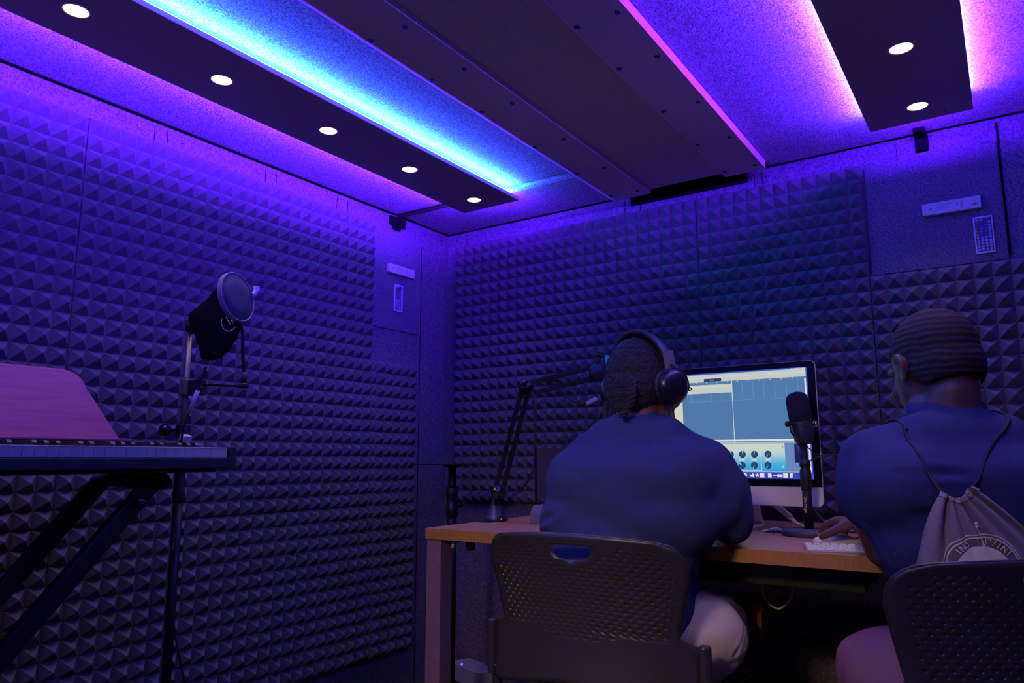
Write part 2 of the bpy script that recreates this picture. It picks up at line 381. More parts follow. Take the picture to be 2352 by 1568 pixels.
def end_led(xa, xb, y, kv, red, lab):
    t = empty('led_strip', lab, 'led strip', ((xa+xb)/2, y, 2.0265), group='light strips on the lamp boards'); W = xb-xa
    obj('channel', bx(-W/2, W/2, -.0045, .0045, 0, .004), M_white, t)
    bm = bmesh.new(); f = bm.faces.new([bm.verts.new(p) for p in ((-W/2, .0050, .0005), (W/2, .0050, .0005), (W/2, .0050, .0045), (-W/2, .0050, .0045))]); f.normal_update()
    if f.normal.y < 0: f.normal_flip()
    obj('violet_chips', bm, emis('led violet %g %g' % (kv, red), (red, red*.08, 1.0), kv), t)
end_led(.40, .60, -.358, K_VIOLET*1.2, .09, 'short light strip across the far end of the left lamp board')
end_led(1.99, 2.19, -.248, K_VIOLET*1.1, .09, 'short light strip across the far end of the right lamp board')

M_lamp = emis('warm lamp', (1.0, 0.80, 0.52), K_DOWN)
def downlight(x, y, lab):
    t = empty('recessed_lamp', lab, 'ceiling lamp', (x, y, 2.010), group='round lamps set in the lamp boards')
    bm = bmesh.new(); n = 32
    prof = [(.0275, .0002), (.0345, .0002), (.0345, -.0012), (.033, -.0022), (.0285, -.0022), (.0275, -.0006)]
    rings = [[bm.verts.new((r*cos(2*pi*i/n), r*sin(2*pi*i/n), h)) for i in range(n)] for r, h in prof]
    for a, b in zip(rings, rings[1:]+rings[:1]):
        for i in range(n): bm.faces.new((a[i], a[(i+1) % n], b[(i+1) % n], b[i])).smooth = True
    bmesh.ops.recalc_face_normals(bm, faces=bm.faces)
    obj('trim_ring', bm, M_board, t)
    bm = bmesh.new(); bmesh.ops.create_circle(bm, cap_ends=True, radius=.0272, segments=32)
    for f in bm.faces:
        f.normal_update()
        if f.normal.z > 0: f.normal_flip()
    bmesh.ops.translate(bm, vec=(0, 0, -.0009), verts=bm.verts); obj('lens', bm, M_lamp, t)
    ld = bpy.data.lights.new('lamp_beam', 'SPOT'); ld.energy = W_SPOT; ld.color = (1.0, .74, .46); ld.spot_size = radians(104); ld.spot_blend = 1.0; ld.shadow_soft_size = .024
    lo_ = bpy.data.objects.new('lamp_beam', ld); COL.objects.link(lo_); lo_.parent = t; lo_.location = (0, 0, -.004)
    return t
for i, lab in enumerate(('round warm lamp at the far end of the left lamp board, nearest the room corner', 'second round lamp from the far end of the left lamp board',
                         'middle one of the five round lamps in the left lamp board', 'second round lamp from the left in the left lamp board',
                         'leftmost round lamp, in the top left corner of the photo', 'lamp of the left board beyond the top of the photo',
                         'lamp of the left board, above and behind the camera')):
    downlight(.497, -.452-.391*i, lab)
for i, lab in enumerate(('round lamp at the far end of the right lamp board', 'round lamp near the top of the photo in the right lamp board',
                         'lamp of the right board just above the top of the photo', 'lamp of the right board above the camera', 'lamp of the right board behind the camera',
                         'last lamp of the right board by the front wall')):
    downlight(2.093, -.350-.385*i, lab)

# ---------------------------------------------------------------- pyramid foam
PI_ = .0508
def foam(axis, u0, ncol, ztop, nrow, lab, grp, first=1.0):
    """axis 'x': on the left wall, u runs along y; axis 'y': on the back wall, u runs along x. Pitch 2 inches, peaks 3 cm proud"""
    bm = bmesh.new(); g = .0012
    us = [u0]; c = first
    k = 0
    while k < ncol: us.append(us[-1]+(PI_*first if k == 0 else PI_)); k += 1
    W = us[-1]-us[0]; H = nrow*PI_
    def P(u, z, d): return (d, u, z) if axis == 'x' else (u, -d, z)
    rnd = random.Random(int(abs(u0)*1000)+nrow)
    def uu(a): return a+(g if a == us[0] else (-g if a == us[-1] else 0))
    grid = {}
    for i, a in enumerate(us):
        for j in range(nrow+1):
            z = ztop-j*PI_; z += -g if j == 0 else (g if j == nrow else 0)
            grid[i, j] = bm.verts.new(P(uu(a), z, 0.0+rnd.uniform(0, .0012)))
    for i in range(len(us)-1):
        for j in range(nrow):
            a, b, c_, d = grid[i, j], grid[i+1, j], grid[i+1, j+1], grid[i, j+1]
            cx = (us[i]+us[i+1])/2+rnd.uniform(-.0012, .0012); cz = ztop-(j+.5)*PI_+rnd.uniform(-.0012, .0012)
            w_ = (us[i+1]-us[i]); h = .031*(w_/PI_ if w_ < PI_*.9 else 1)
            t = .0011
            ap = [bm.verts.new(P(cx+dx*t, cz+dz*t, h+rnd.uniform(-.001, .0008))) for dx, dz in ((-1, 1), (1, 1), (1, -1), (-1, -1))]
            q = (a, b, c_, d)
            for s in range(4): bm.faces.new((q[s], q[(s+1) % 4], ap[(s+1) % 4], ap[s]))
            bm.faces.new(ap)
    # skirt back to the wall
    lo = {}
    n = len(us)-1
    edge = [(i, 0) for i in range(n)]+[(n, j) for j in range(nrow)]+[(i, nrow) for i in range(n, 0, -1)]+[(0, j) for j in range(nrow, 0, -1)]
    for (i, j) in edge:
        v = grid[i, j].co; q = Vector(v)
        if axis == 'x': q.x = -.0198
        else: q.y = .0198
        lo[i, j] = bm.verts.new(q)
    for s in range(len(edge)):
        a, b = edge[s], edge[(s+1) % len(edge)]
        bm.faces.new((grid[a], lo[a], lo[b], grid[b]))
    bm.faces.new([lo[e] for e in edge])
    bmesh.ops.recalc_face_normals(bm, faces=bm.faces)
    return tag(obj('acoustic_foam_panel', bm, M_foam), lab, 'foam panel', grp)
GL, GB = 'pyramid foam panels on the left wall', 'pyramid foam panels on the back wall'
ZT = 1.9908; Y0 = -1.7357; X0 = .0499
foam('x', Y0, 24, ZT, 24, 'large pyramid foam panel on the left wall behind the covered microphone', GL)
foam('x', Y0, 24, ZT-24*PI_, 12, 'low pyramid foam panel on the left wall behind the microphone stand pole', GL)
foam('x', Y0-12*PI_, 12, ZT, 24, 'pyramid foam panel on the left wall at the left edge, above the music rest', GL)
foam('x', Y0-12*PI_, 12, ZT-24*PI_, 12, 'low pyramid foam panel on the left wall behind the crossed piano stand', GL)
foam('x', Y0-24*PI_, 12, ZT, 24, 'pyramid foam panel on the left wall outside the left edge of the photo', GL)
foam('x', Y0-24*PI_, 12, ZT-24*PI_, 12, 'low pyramid foam panel on the left wall outside the photo, nearest the camera', GL)
foam('x', Y0+24*PI_, 6, ZT-12*PI_, 24, 'narrow pyramid foam panel on the left wall below the remote, next to the corner', GL, first=.62)
foam('y', X0, 24, ZT, 24, 'large pyramid foam panel on the back wall, between the corner and the computer', GB)
foam('y', X0+24*PI_, 12, ZT, 24, 'pyramid foam panel on the back wall above and behind the computer', GB)
foam('y', X0+36*PI_, 13, ZT-8*PI_, 16, 'pyramid foam panel on the back wall at the right, below the remote', GB)

# felt covered access flaps, seams and wall screws
tag(obj('felt_flap', bx(-.0195, -.012, -.512, -.190, 1.532, 1.99), M_felt, bevel=.003), 'felt flap on the left wall holding the remote, with an open lower edge', 'wall flap', 'felt flaps with remotes')
tag(obj('felt_flap', bx(1.885, 2.284, .012, .0195, 1.588, 1.985), M_felt, bevel=.003), 'felt flap on the back wall holding the remote at the right', 'wall flap', 'felt flaps with remotes')
def seam(par, b): return obj('seam', b, M_cloth_black, par)
seam(wb, bx(2.285, 2.291, .0165, .0198, 1.60, 2.05)); seam(wb, bx(.30, 2.59, .0175, .0198, .347, .351)); seam(wb, bx(1.992, 1.994, .0178, .0198, 1.985, 2.03))
for x in (.10, .16, .95, 1.02, 1.5, 1.53): seam(wb, bx(x, x+.0012, .0182, .0198, 1.99, 2.05))
for y in (-1.52, -1.475, -1.08, -1.03, -.72, -.66): seam(wl, bx(-.0198, -.0182, y, y+.0012, 1.99, 2.05))
seam(wl, bx(-.0198, -.0178, -.181, -.179, .0, 1.96))
first = None
def wscrew(par, p, ax):
    bm = bmesh.new(); tube(bm, [V(0, 0, 0)+frame_of(ax)[0]*.006*cos(a)+frame_of(ax)[1]*.006*sin(a) for a in [2*pi*i/14 for i in range(14)]], .0011, n=6, closed=True, raw=True)
    lathe(bm, [(.0045, 0), (.0045, .001), (.003, .0025), (.001, .003)], axis=ax, n=12)
    o = obj('screw', bm, M_chrome, par); o.location = p
for x, z in ((.038, 2.032), (.931, 2.035), (1.545, 2.032)): wscrew(wb, (x, .0195, z), (0, -1, 0))
for y, z in ((-1.573, 2.03), (-1.422, 2.029), (-1.12, 2.031), (-.968, 2.03), (-.035, 2.03)): wscrew(wl, (-.0195, y, z), (1, 0, 0))
for y, z in ((-.10, 1.34), (-.03, 1.34), (-.07, .42)): wscrew(wl, (-.0195, y, z), (1, 0, 0))

# cable clips where the light cables leave the ceiling
bm = bmesh.new(); box(bm, V(-.012, -.36, 2.034), (.014, .10, .040)); box(bm, V(-.011, -.365, 2.008), (.012, .048, .024))
tag(obj('cable_clip', bm, M_cloth_black, bevel=.002), 'dark cable clip on the left wall under the ceiling seam', 'cable clip', 'dark clips at the ceiling edge')
bm = bmesh.new(); box(bm, V(2.072, .010, 2.031), (.040, .018, .058)); box(bm, V(2.071, -.030, 2.052), (.034, .07, .016))
tag(obj('cable_clip', bm, M_cloth_black, bevel=.002), 'black cable clip at the end of the right lamp board', 'cable clip', 'dark clips at the ceiling edge')

# ---------------------------------------------------------------- LED controllers and remotes
def wall_frame(side, u, z):
    """matrix from device space (x right, y up, z out of the wall) to the wall"""
    if side == 'L': m = Matrix(((0, 0, 1), (1, 0, 0), (0, 1, 0))); p = V(-.012, u, z)
    else: m = Matrix(((1, 0, 0), (0, 0, -1), (0, 1, 0))); p = V(u, .012, z)
    return m.to_4x4(), p
M_ink = mat('pale grey print', (0.42, 0.38, 0.50), 0.6)
def controller(side, u, z, rot, lab):
    m, p = wall_frame(side, u, z); t = empty('led_controller', lab, 'led controller', p, group='white controllers on the walls')
    m = m @ Matrix.Rotation(rot, 4, 'Z')
    bm = prism(bmesh.new(), [(x, y, 0.0) for x, y in rrect(.168, .040, .003)], (0, 0, .018)); bm.transform(m); obj('housing', bm, M_white, t, bevel=.001)
    bm = bmesh.new(); lathe(bm, [(.0085, .018), (.0085, .0225), (.0075, .0235), (.001, .0235)], base=(.062, 0, 0), n=24); bm.transform(m); obj('knob', bm, M_white, t)
    bm = bmesh.new(); rnd = random.Random(3)
    for i, yy in enumerate((.012, .008, .004, 0, -.004, -.008)):
        L = (.055, .04, .048, .035, .05, .03)[i]; box(bm, V(-.02+L/2-.02, yy, .0181), (L, .0009, .0004))
    for i in range(5): box(bm, V(.030, .011-.0055*i, .0181), (.007, .0035, .0004))
    box(bm, V(.018, .004, .0181), (.006, .007, .0004)); box(bm, V(-.060, 0, .0181), (.009, .010, .0004))
    bm.transform(m); obj('printed_label', bm, M_ink, t)
controller('L', -.338, 1.806, 0, 'white led controller box on the left wall, near the corner')
controller('B', 2.140, 1.787, 0, 'white led controller box on the back wall at the right')
BC = {'w': (.74, .72, .80), 'r': (.62, .03, .08), 'r2': (.65, .08, .06), 'o': (.68, .18, .04), 'o2': (.7, .30, .05), 'y': (.75, .58, .06), 'g': (.02, .16, .10), 'g2': (.03, .22, .2),
      'c': (.05, .30, .62), 'b': (.03, .05, .42), 'b2': (.08, .12, .60), 'b3': (.14, .10, .5), 'p': (.3, .1, .42), 'k': (.60, .05, .25)}
PAT = [['w', 'w', 'd', 'r'], ['r', 'g', 'b', 'w'], ['r2', 'g2', 'b2', 'w'], ['o', 'c', 'b3', 'w'], ['o2', 'c', 'p', 'w'], ['y', 'b3', 'k', 'w']]+[['w']*4]*5
def remote(side, u, z, rot, lab):
    m, p = wall_frame(side, u, z); t = empty('remote_control', lab, 'remote control', p, group='white remotes on the walls')
    m = m @ Matrix.Rotation(rot, 4, 'Z')
    bm = prism(bmesh.new(), [(x, y, 0.0) for x, y in rrect(.054, .124, .004)], (0, 0, .006)); bm.transform(m); obj('body', bm, M_white, t, bevel=.001)
    bm = bmesh.new(); box(bm, V(0, 0, .0062), (.046, .112, .0006)); bm.transform(m); obj('face_panel', bm, mat('remote face', (.10, .08, .22), .6), t)
    meshes = {}
    for r in range(11):
        for c in range(4):
            k = PAT[r][c]; x = -.0168+c*.0112; y = .0495-r*.0099
            if k == 'd': k = 'b'
            if k not in meshes:
                bm = bmesh.new(); lathe(bm, [(.0040, 0), (.0040, .0012), (.0032, .002), (.001, .0021)], n=14); bm.transform(m)
                o = obj('button', bm, mat('button '+k, BC[k], .5), t); meshes[k] = o
            else: o = meshes[k].copy(); COL.objects.link(o); o.parent = t
            o.location = m @ Vector((x, y, .0064))
    bm = bmesh.new()
    for r in range(11):
        for c in range(4):
            if PAT[r][c] == 'w': box(bm, V(-.0168+c*.0112, .0495-r*.0099, .0087), (.0032, .0012, .0002))
    bm.transform(m); obj('button_marks', bm, mat('remote ink', (.12, .1, .25), .6), t)
remote('L', -.345, 1.680, 0, 'white remote control with many small buttons on the left wall, near the corner')
remote('B', 2.2235, 1.677, 0, 'white remote control with coloured buttons on the back wall at the right')

# ================================================================ stage piano on a crossed stand
PX, PY1 = .600, -1.610
KP = .0235; NW = 52; PY0 = PY1-NW*KP
pn = empty('stage_piano', 'dark stage piano with white keys, running out of the left edge', 'piano', (.44, (PY0+PY1)/2, .93))
def pb(x0, x1, y0, y1, z0, z1): o = Vector(pn.location); return bx(x0-o.x, x1-o.x, y0-o.y, y1-o.y, z0-o.z, z1-o.z)
bm = pb(.275, .606, PY0-.022, PY1+.022, .9385, .945); merge(bm, pb(.30, .56, PY0, PY1, .930, .9385)); obj('case_bottom', bm, M_piano, pn, bevel=.003)
bm = pb(.5995, .6065, PY0-.022, PY1+.022, .942, .9635); obj('key_slip', bm, M_piano, pn, bevel=.0015)
for a, b in ((PY1+.0012, PY1+.022), (PY0-.022, PY0-.0012)): obj('cheek_block', pb(.275, .6062, a, b, .945, .9925), M_piano, pn, bevel=.003)
bm = pb(.275, .448, PY0-.001, PY1+.001, .945, .997); obj('control_panel', bm, M_piano, pn, bevel=.003)
wk = bk = None
o0 = Vector(pn.location)
for i in range(NW):
    y = PY1-(i+.5)*KP
    if wk is None:
        bm = bx(-.0755, .0755, -KP/2+.0006, KP/2-.0006, -.024, 0); merge(bm, bx(.074, .0775, -KP/2+.0006, KP/2-.0006, -.0022, 0))
        wk = o = obj('white_key', bm, M_key, pn, bevel=.0007)
    else: o = wk.copy(); COL.objects.link(o); o.parent = pn
    o.location = V(.5245-o0.x, y-o0.y, .9900-o0.z)
    k = (i % 7)   # counted down from the top C: C B A G F E D
    if k in (1, 2, 3, 5, 6) and i < NW-1:
        if bk is None:
            bm = bmesh.new(); pts = [(-.046, 0, -.01), (.050, 0, -.01), (.047, 0, .006), (.040, 0, .0115), (-.046, 0, .0115)]
            prism(bm, [(a, -.0050, c) for a, b_, c in pts], (0, .0100, 0)); bk = o = obj('black_key', bm, M_bkey, pn, bevel=.001)
        else: o = bk.copy(); COL.objects.link(o); o.parent = pn
        o.location = V(.498-o0.x, y-KP/2-o0.y, .9905-o0.z)
# music rest
PYc = (PY0+PY1)/2
mr = empty('music_rest', 'red brown wooden music rest glowing purple, standing on the piano', 'music rest', (.345, PYc, .997))
lean = .05; hz = .172; n = 10
def mrp(y, h, off=0): return V(-.015-lean*h/hz+off, y, .016+h)
hw0, hw1 = .480, .372
prof = [(hw0, 0)]
for i in range(n+1):
    a = radians(10+80*i/n); prof.append((hw1-.012+.030*cos(a)*1.0+.0, hz-.034+.034*sin(a)))
prof = [(hw0, 0.0), (hw1+.032, hz-.042)]+[(hw1-.03+.062*cos(radians(8+82*i/n)), hz-.046+.046*sin(radians(8+82*i/n))) for i in range(n+1)]
full = prof+[(-a, b) for a, b in prof[::-1]]
bm = prism(bmesh.new(), [mrp(a, b) for a, b in full], (-.008, 0, .002)); obj('backboard', bm, M_rest, mr, bevel=.0015)
bm = bmesh.new(); led_pts = [(-.02, -.495), (-.02, .495)]+[(.012+.020*cos(radians(90-90*i/6))-.0, .472+.023*sin(radians(90-90*i/6))) for i in range(7)]
full2 = led_pts[1:]+[(x, -y) for x, y in led_pts[2:][::-1]]+[led_pts[0]]
prism(bm, [(x, y, .010) for x, y in full2], (0, 0, .007)); obj('ledge', bm, M_rest, mr, bevel=.002)
bm = prism(bmesh.new(), [(x*.96-.001, y*.985, .0005) for x, y in full2], (0, 0, .0095)); obj('ledge_underside', bm, M_felt_red, mr)

# crossed stand
st = empty('keyboard_stand', 'black double braced crossed stand under the piano', 'keyboard stand', (.45, -2.15, 0))
def sp(p): return Vector(p)-Vector(st.location)
def bar(bm, a, b, w, h, up=V(1, 0, 0)):
    a = Vector(a); b = Vector(b); d = (b-a).normalized(); x = up; y = d.cross(x).normalized(); x = y.cross(d)
    rot = Matrix((x, y, d)).transposed(); box(bm, (a+b)/2, (w, h, (b-a).length), rot)
for (a, b, nm) in (((.50, -1.745, .905), (.50, -2.50, .03), 'leg'), ((.30, -1.765, .905), (.30, -2.50, .03), 'leg'),
                   ((.50, -2.50, .905), (.50, -1.80, .03), 'leg'), ((.30, -2.50, .905), (.30, -1.80, .03), 'leg')):
    if a[1] < -2: a = (a[0]-.03, a[1], a[2]); b = (b[0]-.03, b[1], b[2])
    bm = bmesh.new(); bar(bm, sp(a), sp(b), .026, .042); obj(nm, bm, M_blackm, st, bevel=.004)
for y in (-1.73, -2.52):
    bm = bmesh.new(); cyl(bm, sp((.235, y, .909)), sp((.535, y, .909)), .013); obj('top_bar', bm, M_blackm, st)
    bm = bmesh.new(); lathe(bm, [(.0175, 0), (.0175, .08)]+[x for i in range(9) for x in ((.0190, .085+.012*i), (.0165, .087+.012*i), (.0165, .095+.012*i))]+[(.0195, .20), (.0205, .21), (.0205, .245), (.018, .252)], base=sp((.275, y, .909)), axis=(1, 0, 0), n=28)
    obj('rubber_sleeve', bm, M_rubber, st)
for y in (-1.83, -2.47):
    bm = bmesh.new(); cyl(bm, sp((.10, y, .022)), sp((.62, y, .022)), .016); obj('foot_bar', bm, M_blackm, st)
    for x in (.10, .62): bm = bmesh.new(); cyl(bm, sp((x-.012, y, .022)), sp((x+.012, y, .022)), .022); obj('foot_cap', bm, M_rubber, st)
bm = bmesh.new(); cyl(bm, sp((.26, -2.133, .47)), sp((.535, -2.133, .47)), .012); lathe(bm, [(.052, 0), (.055, .01), (.055, .028), (.05, .036)], base=sp((.50, -2.133, .47)), axis=(1, 0, 0)); obj('pivot_disc', bm, M_blackm, st)
bm = bmesh.new(); lathe(bm, [(.006, 0), (.006, .02), (.013, .024), (.015, .034), (.011, .042), (.002, .044)], base=sp((.505, -1.79, .862)), axis=(1, 0, 0)); obj('knob', bm, M_gloss, st)

# ================================================================ covered studio microphone on a floor stand
MX, MY = .283, -1.536
ms = empty('microphone_stand', 'tall black microphone stand between the piano and the left wall', 'microphone stand', (MX, MY, 0))
bm = bmesh.new(); lathe(bm, [(.125, 0), (.127, .006), (.122, .016), (.03, .022), (.018, .03), (.018, .05)]); obj('round_base', bm, M_blackm, ms)
bm = bmesh.new(); cyl(bm, (0, 0, .02), (0, 0, .90), .0125); obj('lower_tube', bm, M_blackm, ms)
bm = bmesh.new(); lathe(bm, [(.0125, 0), (.0165, .006), (.0165, .03), (.0145, .035), (.0145, .10), (.0165, .105), (.0165, .125), (.011, .13)], base=(0, 0, .84)); obj('clutch', bm, M_black, ms)
bm = bmesh.new(); cyl(bm, (0, 0, .90), (0, 0, 1.35), .0085); obj('upper_tube', bm, mat('dull brass metal', (.20, .18, .13), .4, .7), ms); ms.children[-1]['label'] = 'thin upper tube with a brassy sheen'
bm = bmesh.new(); box(bm, V(0, 0, 1.040), (.030, .032, .040)); obj('boom_joint', bm, M_black, ms, bevel=.004)
bm = bmesh.new(); lathe(bm, [(.005, 0), (.005, .014), (.012, .018), (.017, .026), (.017, .036), (.011, .045), (.002, .047)], base=(-.012, -.012, 1.043), axis=(-.35, -.94, 0)); obj('clamp_knob', bm, M_gloss, ms)
bm = bmesh.new(); box(bm, V(.022, -.004, 1.021), (.022, .024, .016), Matrix.Rotation(.35, 3, 'Y')); obj('cable_tag', bm, M_white, ms)
# printed name on the lower tube
Mt = Matrix.Translation(V(MX+.0125, MY-.004, .735)) @ Matrix(((0, 0, 1), (0, 1, 0), (-1, 0, 0))).transposed().inverted().to_4x4()
def on_tube(s, size, px, py, r, z, ang, par=None, mt=None):
    """lettering reading downwards, wrapped on a vertical tube"""
    bm = text_bm(s, size, Matrix())
    for v in bm.verts:
        t, q = v.co.x, v.co.y; a = ang-q/r*-1; 
        v.co = V((r+.0006+v.co.z*.2)*cos(a), (r+.0006+v.co.z*.2)*sin(a), z-t)
    o = obj('printed_name', bm, mt or M_print, par)
    return o
on_tube('On-Stage', .0115, 0, 0, .0125, .735, radians(-58), ms)
# pop filter
POPC = V(.495, -1.532, 1.406); nx = V(.93, .28, .16).normalized()
pf = empty('pop_filter', 'round dark pop filter with a pale rim in front of the covered microphone', 'pop filter', POPC)
fx, fy, fd = frame_of(nx)
ring = [(fx*cos(a)+fy*sin(a))*.069 for a in [2*pi*i/56 for i in range(56)]]
bm = bmesh.new(); tube(bm, ring, .0024, n=8, closed=True, raw=True); tube(bm, [p-nx*.010 for p in ring], .0024, n=8, closed=True, raw=True)
bm2 = bmesh.new(); cyl(bm2, -nx*.011, nx*.001, .0695, n=56, cap=False); merge(bm, bm2); obj('hoop', bm, mat('grey plastic', (.16, .15, .18), .5), pf)
bm = bmesh.new(); lathe(bm, [(.0685, -.0005), (.0685, .0005), (.03, .001), (.001, .0012)], axis=nx, n=56); obj('mesh_screen', bm, M_mesh, pf)
bm = bmesh.new(); a = max(ring, key=lambda q: q.dot(V(.829, .56, .0))+.25*q.z); tube(bm, [a, a+V(.002, .008, .004), a+V(.003, .012, .014)], .006); box(bm, a+V(.003, .012, .018), (.012, .012, .014)); obj('clamp', bm, M_white, pf)
G0 = V(.486, -1.493, 1.166)-POPC
bm = bmesh.new(); tube(bm, [V(.002, .01, -.068), V(.0, .022, -.10), V(-.004, .030, -.16), G0+V(0, 0, .035), G0+V(0, 0, .004)], .0045); obj('gooseneck', bm, M_blackm, pf)
bm = bmesh.new(); cyl(bm, G0+V(0, 0, .035), G0+V(0, 0, .0), .0065); lathe(bm, [(.0135, 0), (.0155, .003), (.0155, .010), (.012, .013)], base=G0+V(0, 0, -.010)); obj('ferrule', bm, M_black, pf)
bm = bmesh.new(); cyl(bm, G0+V(-.004, 0, -.004), V(MX+.05, MY-.004, 1.171)-POPC, .0035); obj('side_arm', bm, M_blackm, pf)
bm = bmesh.new(); box(bm, V(MX+.003, MY-.001, 1.165)-POPC, (.028, .030, .046), mi=1); box(bm, V(MX+.048, MY+.004, 1.163)-POPC, (.060, .022, .046), mi=0)
obj('clamp_block', bm, [M_black, mat('grey metal', (.12, .11, .10), .5)], pf, bevel=.003)
bm = bmesh.new(); lathe(bm, [(.004, 0), (.004, .008), (.010, .011), (.010, .020), (.002, .022)], base=V(MX+.075, MY-.004, 1.156)-POPC, axis=(.8, -.5, 0)); obj('clamp_knob', bm, M_gloss, pf)
# the microphone under its black cloth cover
mc = empty('covered_microphone', 'studio microphone under a black cloth cover, behind the pop filter', 'microphone', (.426, -1.548, 1.233))
B0 = Vector(mc.location); secs = [(0, .002, .010, .008), (.004, .002, .022, .018), (.03, .011, .034, .028), (.07, .012, .048, .040), (.10, .010, .057, .045), (.125, .006, .061, .046), (.150, .004, .060, .044), (.172, .008, .047, .036), (.195, .018, .036, .030), (.22, .026, .030, .024), (.232, .030, .026, .020), (.238, .032, .012, .010)]
bm = bmesh.new(); rings = []
nn = 40; dR = V(.829, .56, 0); dF = V(-.56, .829, 0)
for h, off, rx, ry in secs:
    h *= .86; rx *= 1.13; off = off*1.0+(.004 if h > .05 else 0)
    rings.append([bm.verts.new(dR*(off-.012+rx*(abs(cos(t))**.8)*(1 if cos(t) > 0 else -1)*(1+.05*sin(5*t+h*30)))+dF*(ry*sin(t)*(1+.06*sin(4*t+h*25)))+V(0, 0, h)) for t in [2*pi*i/nn for i in range(nn)]])
for a_, b_ in zip(rings, rings[1:]):
    for i in range(nn): bm.faces.new((a_[i], a_[(i+1) % nn], b_[(i+1) % nn], b_[i]))
bm.faces.new(rings[0][::-1]); bm.faces.new(rings[-1]); obj('cloth_cover', bm, M_cloth_black, mc, smooth=True)
bm = bmesh.new(); cyl(bm, V(.01, 0, .012), V(.008, 0, .15), .020); obj('microphone_body', bm, M_black, mc)
bm = bmesh.new(); cyl(bm, V(MX, MY, 1.33)-B0, V(.0, 0, .12), .008); lathe(bm, [(.014, 0), (.014, .03)], base=V(MX, MY, 1.33)-B0, axis=(0, 0, 1)); obj('mount_arm', bm, M_blackm, mc)
# stitched round logo, low on the right side of the cover
lc = V(.071, .004, .118); l_u = V(-.15, .75, .55).normalized(); l_v = V(.32, -.42, .75); l_n = l_u.cross(V(.3, -.5, .8)).normalized(); l_v = l_n.cross(l_u)
lx = V(.40, .62, .0)*1.0; cx = V(.829, .56, 0)
lo = V(.548, -.50, 0); base = V(.064, .026, .098)
def lp(a, b): return base+V(.42, .66, 0)*a*1.0+V(-.10, .10, 1)*b+V(.03, -.05, 0)
bm = bmesh.new(); tube(bm, [lp(.024*cos(radians(t)), .026*sin(radians(t))-.004) for t in range(165, 345, 15)], .0011, n=6)
tube(bm, [lp(-.013, .006), lp(-.008, .010)], .0010, n=6); tube(bm, [lp(-.010, .008), lp(.004, -.012), lp(.007, -.010)], .0010, n=6, raw=True)
tube(bm, [lp(.004, -.010), lp(.010, .006), lp(.013, -.009)], .0010, n=6, raw=True); tube(bm, [lp(.007, -.003), lp(.012, -.003)], .0009, n=6)
obj('stitched_logo', bm, mat('grey thread', (.5, .48, .55), .8), mc)
bm = bmesh.new(); C0 = V(.400, -1.558, 1.205); tube(bm, [p-C0 for p in (V(.405, -1.556, 1.215), V(.392, -1.560, 1.18), V(.379, -1.562, 1.146))], .0035)
tube(bm, [p-C0 for p in (V(.353, -1.566, 1.089), V(.346, -1.568, 1.068), V(.340, -1.572, 1.045), V(.318, -1.56, 1.02), V(.305, -1.556, .90), V(.300, -1.552, .60), V(.34, -1.50, .30), V(.36, -1.45, .02))], .003)
cb = empty('microphone_cable', 'cable with a pink lilac plug hanging from the covered microphone', 'cable', C0); obj('cable', bm, M_cable, cb)
bm = bmesh.new(); cyl(bm, V(.381, -1.561, 1.150)-C0, V(.352, -1.566, 1.087)-C0, .0065, .0050); obj('plug', bm, mat('lilac plug', (.62, .42, .72), .45), cb)
bm = bmesh.new(); lathe(bm, [(.012, 0), (.013, .004), (.013, .010), (.010, .013)], base=(.372, -1.66, .998)); tag(obj('cable_winder', bm, M_black), 'small black clip lying on the piano beside the stand', 'clip')
# ================================================================ desk
DZ = .745; DX0, DX1, DY0, DY1 = .668, 2.590, -.922, -.045
dk = empty('desk', 'long wood laminate desk along the back wall', 'desk', ((DX0+DX1)/2, (DY0+DY1)/2, 0))
def db(x0, x1, y0, y1, z0, z1): o = dk.location; return bx(x0-o.x, x1-o.x, y0-o.y, y1-o.y, z0, z1)
obj('desk_top', db(DX0+.001, DX1, DY0+.001, DY1, DZ-.033, DZ), M_desk, dk)
obj('edge_banding', db(DX0, DX1, DY0-.001, DY0+.001, DZ-.033, DZ-.0006), M_deskedge, dk)
obj('edge_banding', db(DX0-.001, DX0+.001, DY0, DY1, DZ-.033, DZ-.0006), M_deskedge, dk)
for x, y in ((DX0+.003, DY0+.004), (DX0+.003, DY1-.06), (DX1-.06, DY0+.004), (DX1-.06, DY1-.06)):
    obj('leg', db(x, x+.057, y, y+.056, 0.0, DZ-.033), M_leg, dk, bevel=.001)
obj('bracket', db(DX0+.06, DX0+.115, DY0+.02, DY0+.06, DZ-.041, DZ-.033), M_chairm, dk)
bm = db(1.02, 1.925, -.80, -.60, .655, .690); merge(bm, db(1.02, 1.925, -.805, -.800, .646, .694)); merge(bm, db(1.0, 1.95, -.78, -.62, .690, .711)); obj('cable_tray', bm, M_black, dk, bevel=.002)
for (x, y), nm in (((.655+.035, -.632), 0), ((1.638, -.470), 1)):
    bm = bmesh.new(); lathe(bm, [(.032, 0), (.032, .0018), (.026, .0022), (.024, .0008), (.001, .0008)], base=(x-dk.location.x+ (0.01 if nm == 0 else 0), y-dk.location.y, DZ), n=28); obj('cable_hole', bm, M_black, dk)
bm = bmesh.new()
for i in range(6): tube(bm, [(1.60+.012*i, -.50+.01*i, DZ+.004), (1.63, -.47+.004*i, DZ+.010+.002*(i % 3)), (1.665-.004*i, -.46+.01*(i % 2), DZ+.003)], .0012, n=6)
tag(obj('wire_bundle', bm, M_print), 'pale thin wires coming out of the desk cable hole left of the desk microphone', 'wires')

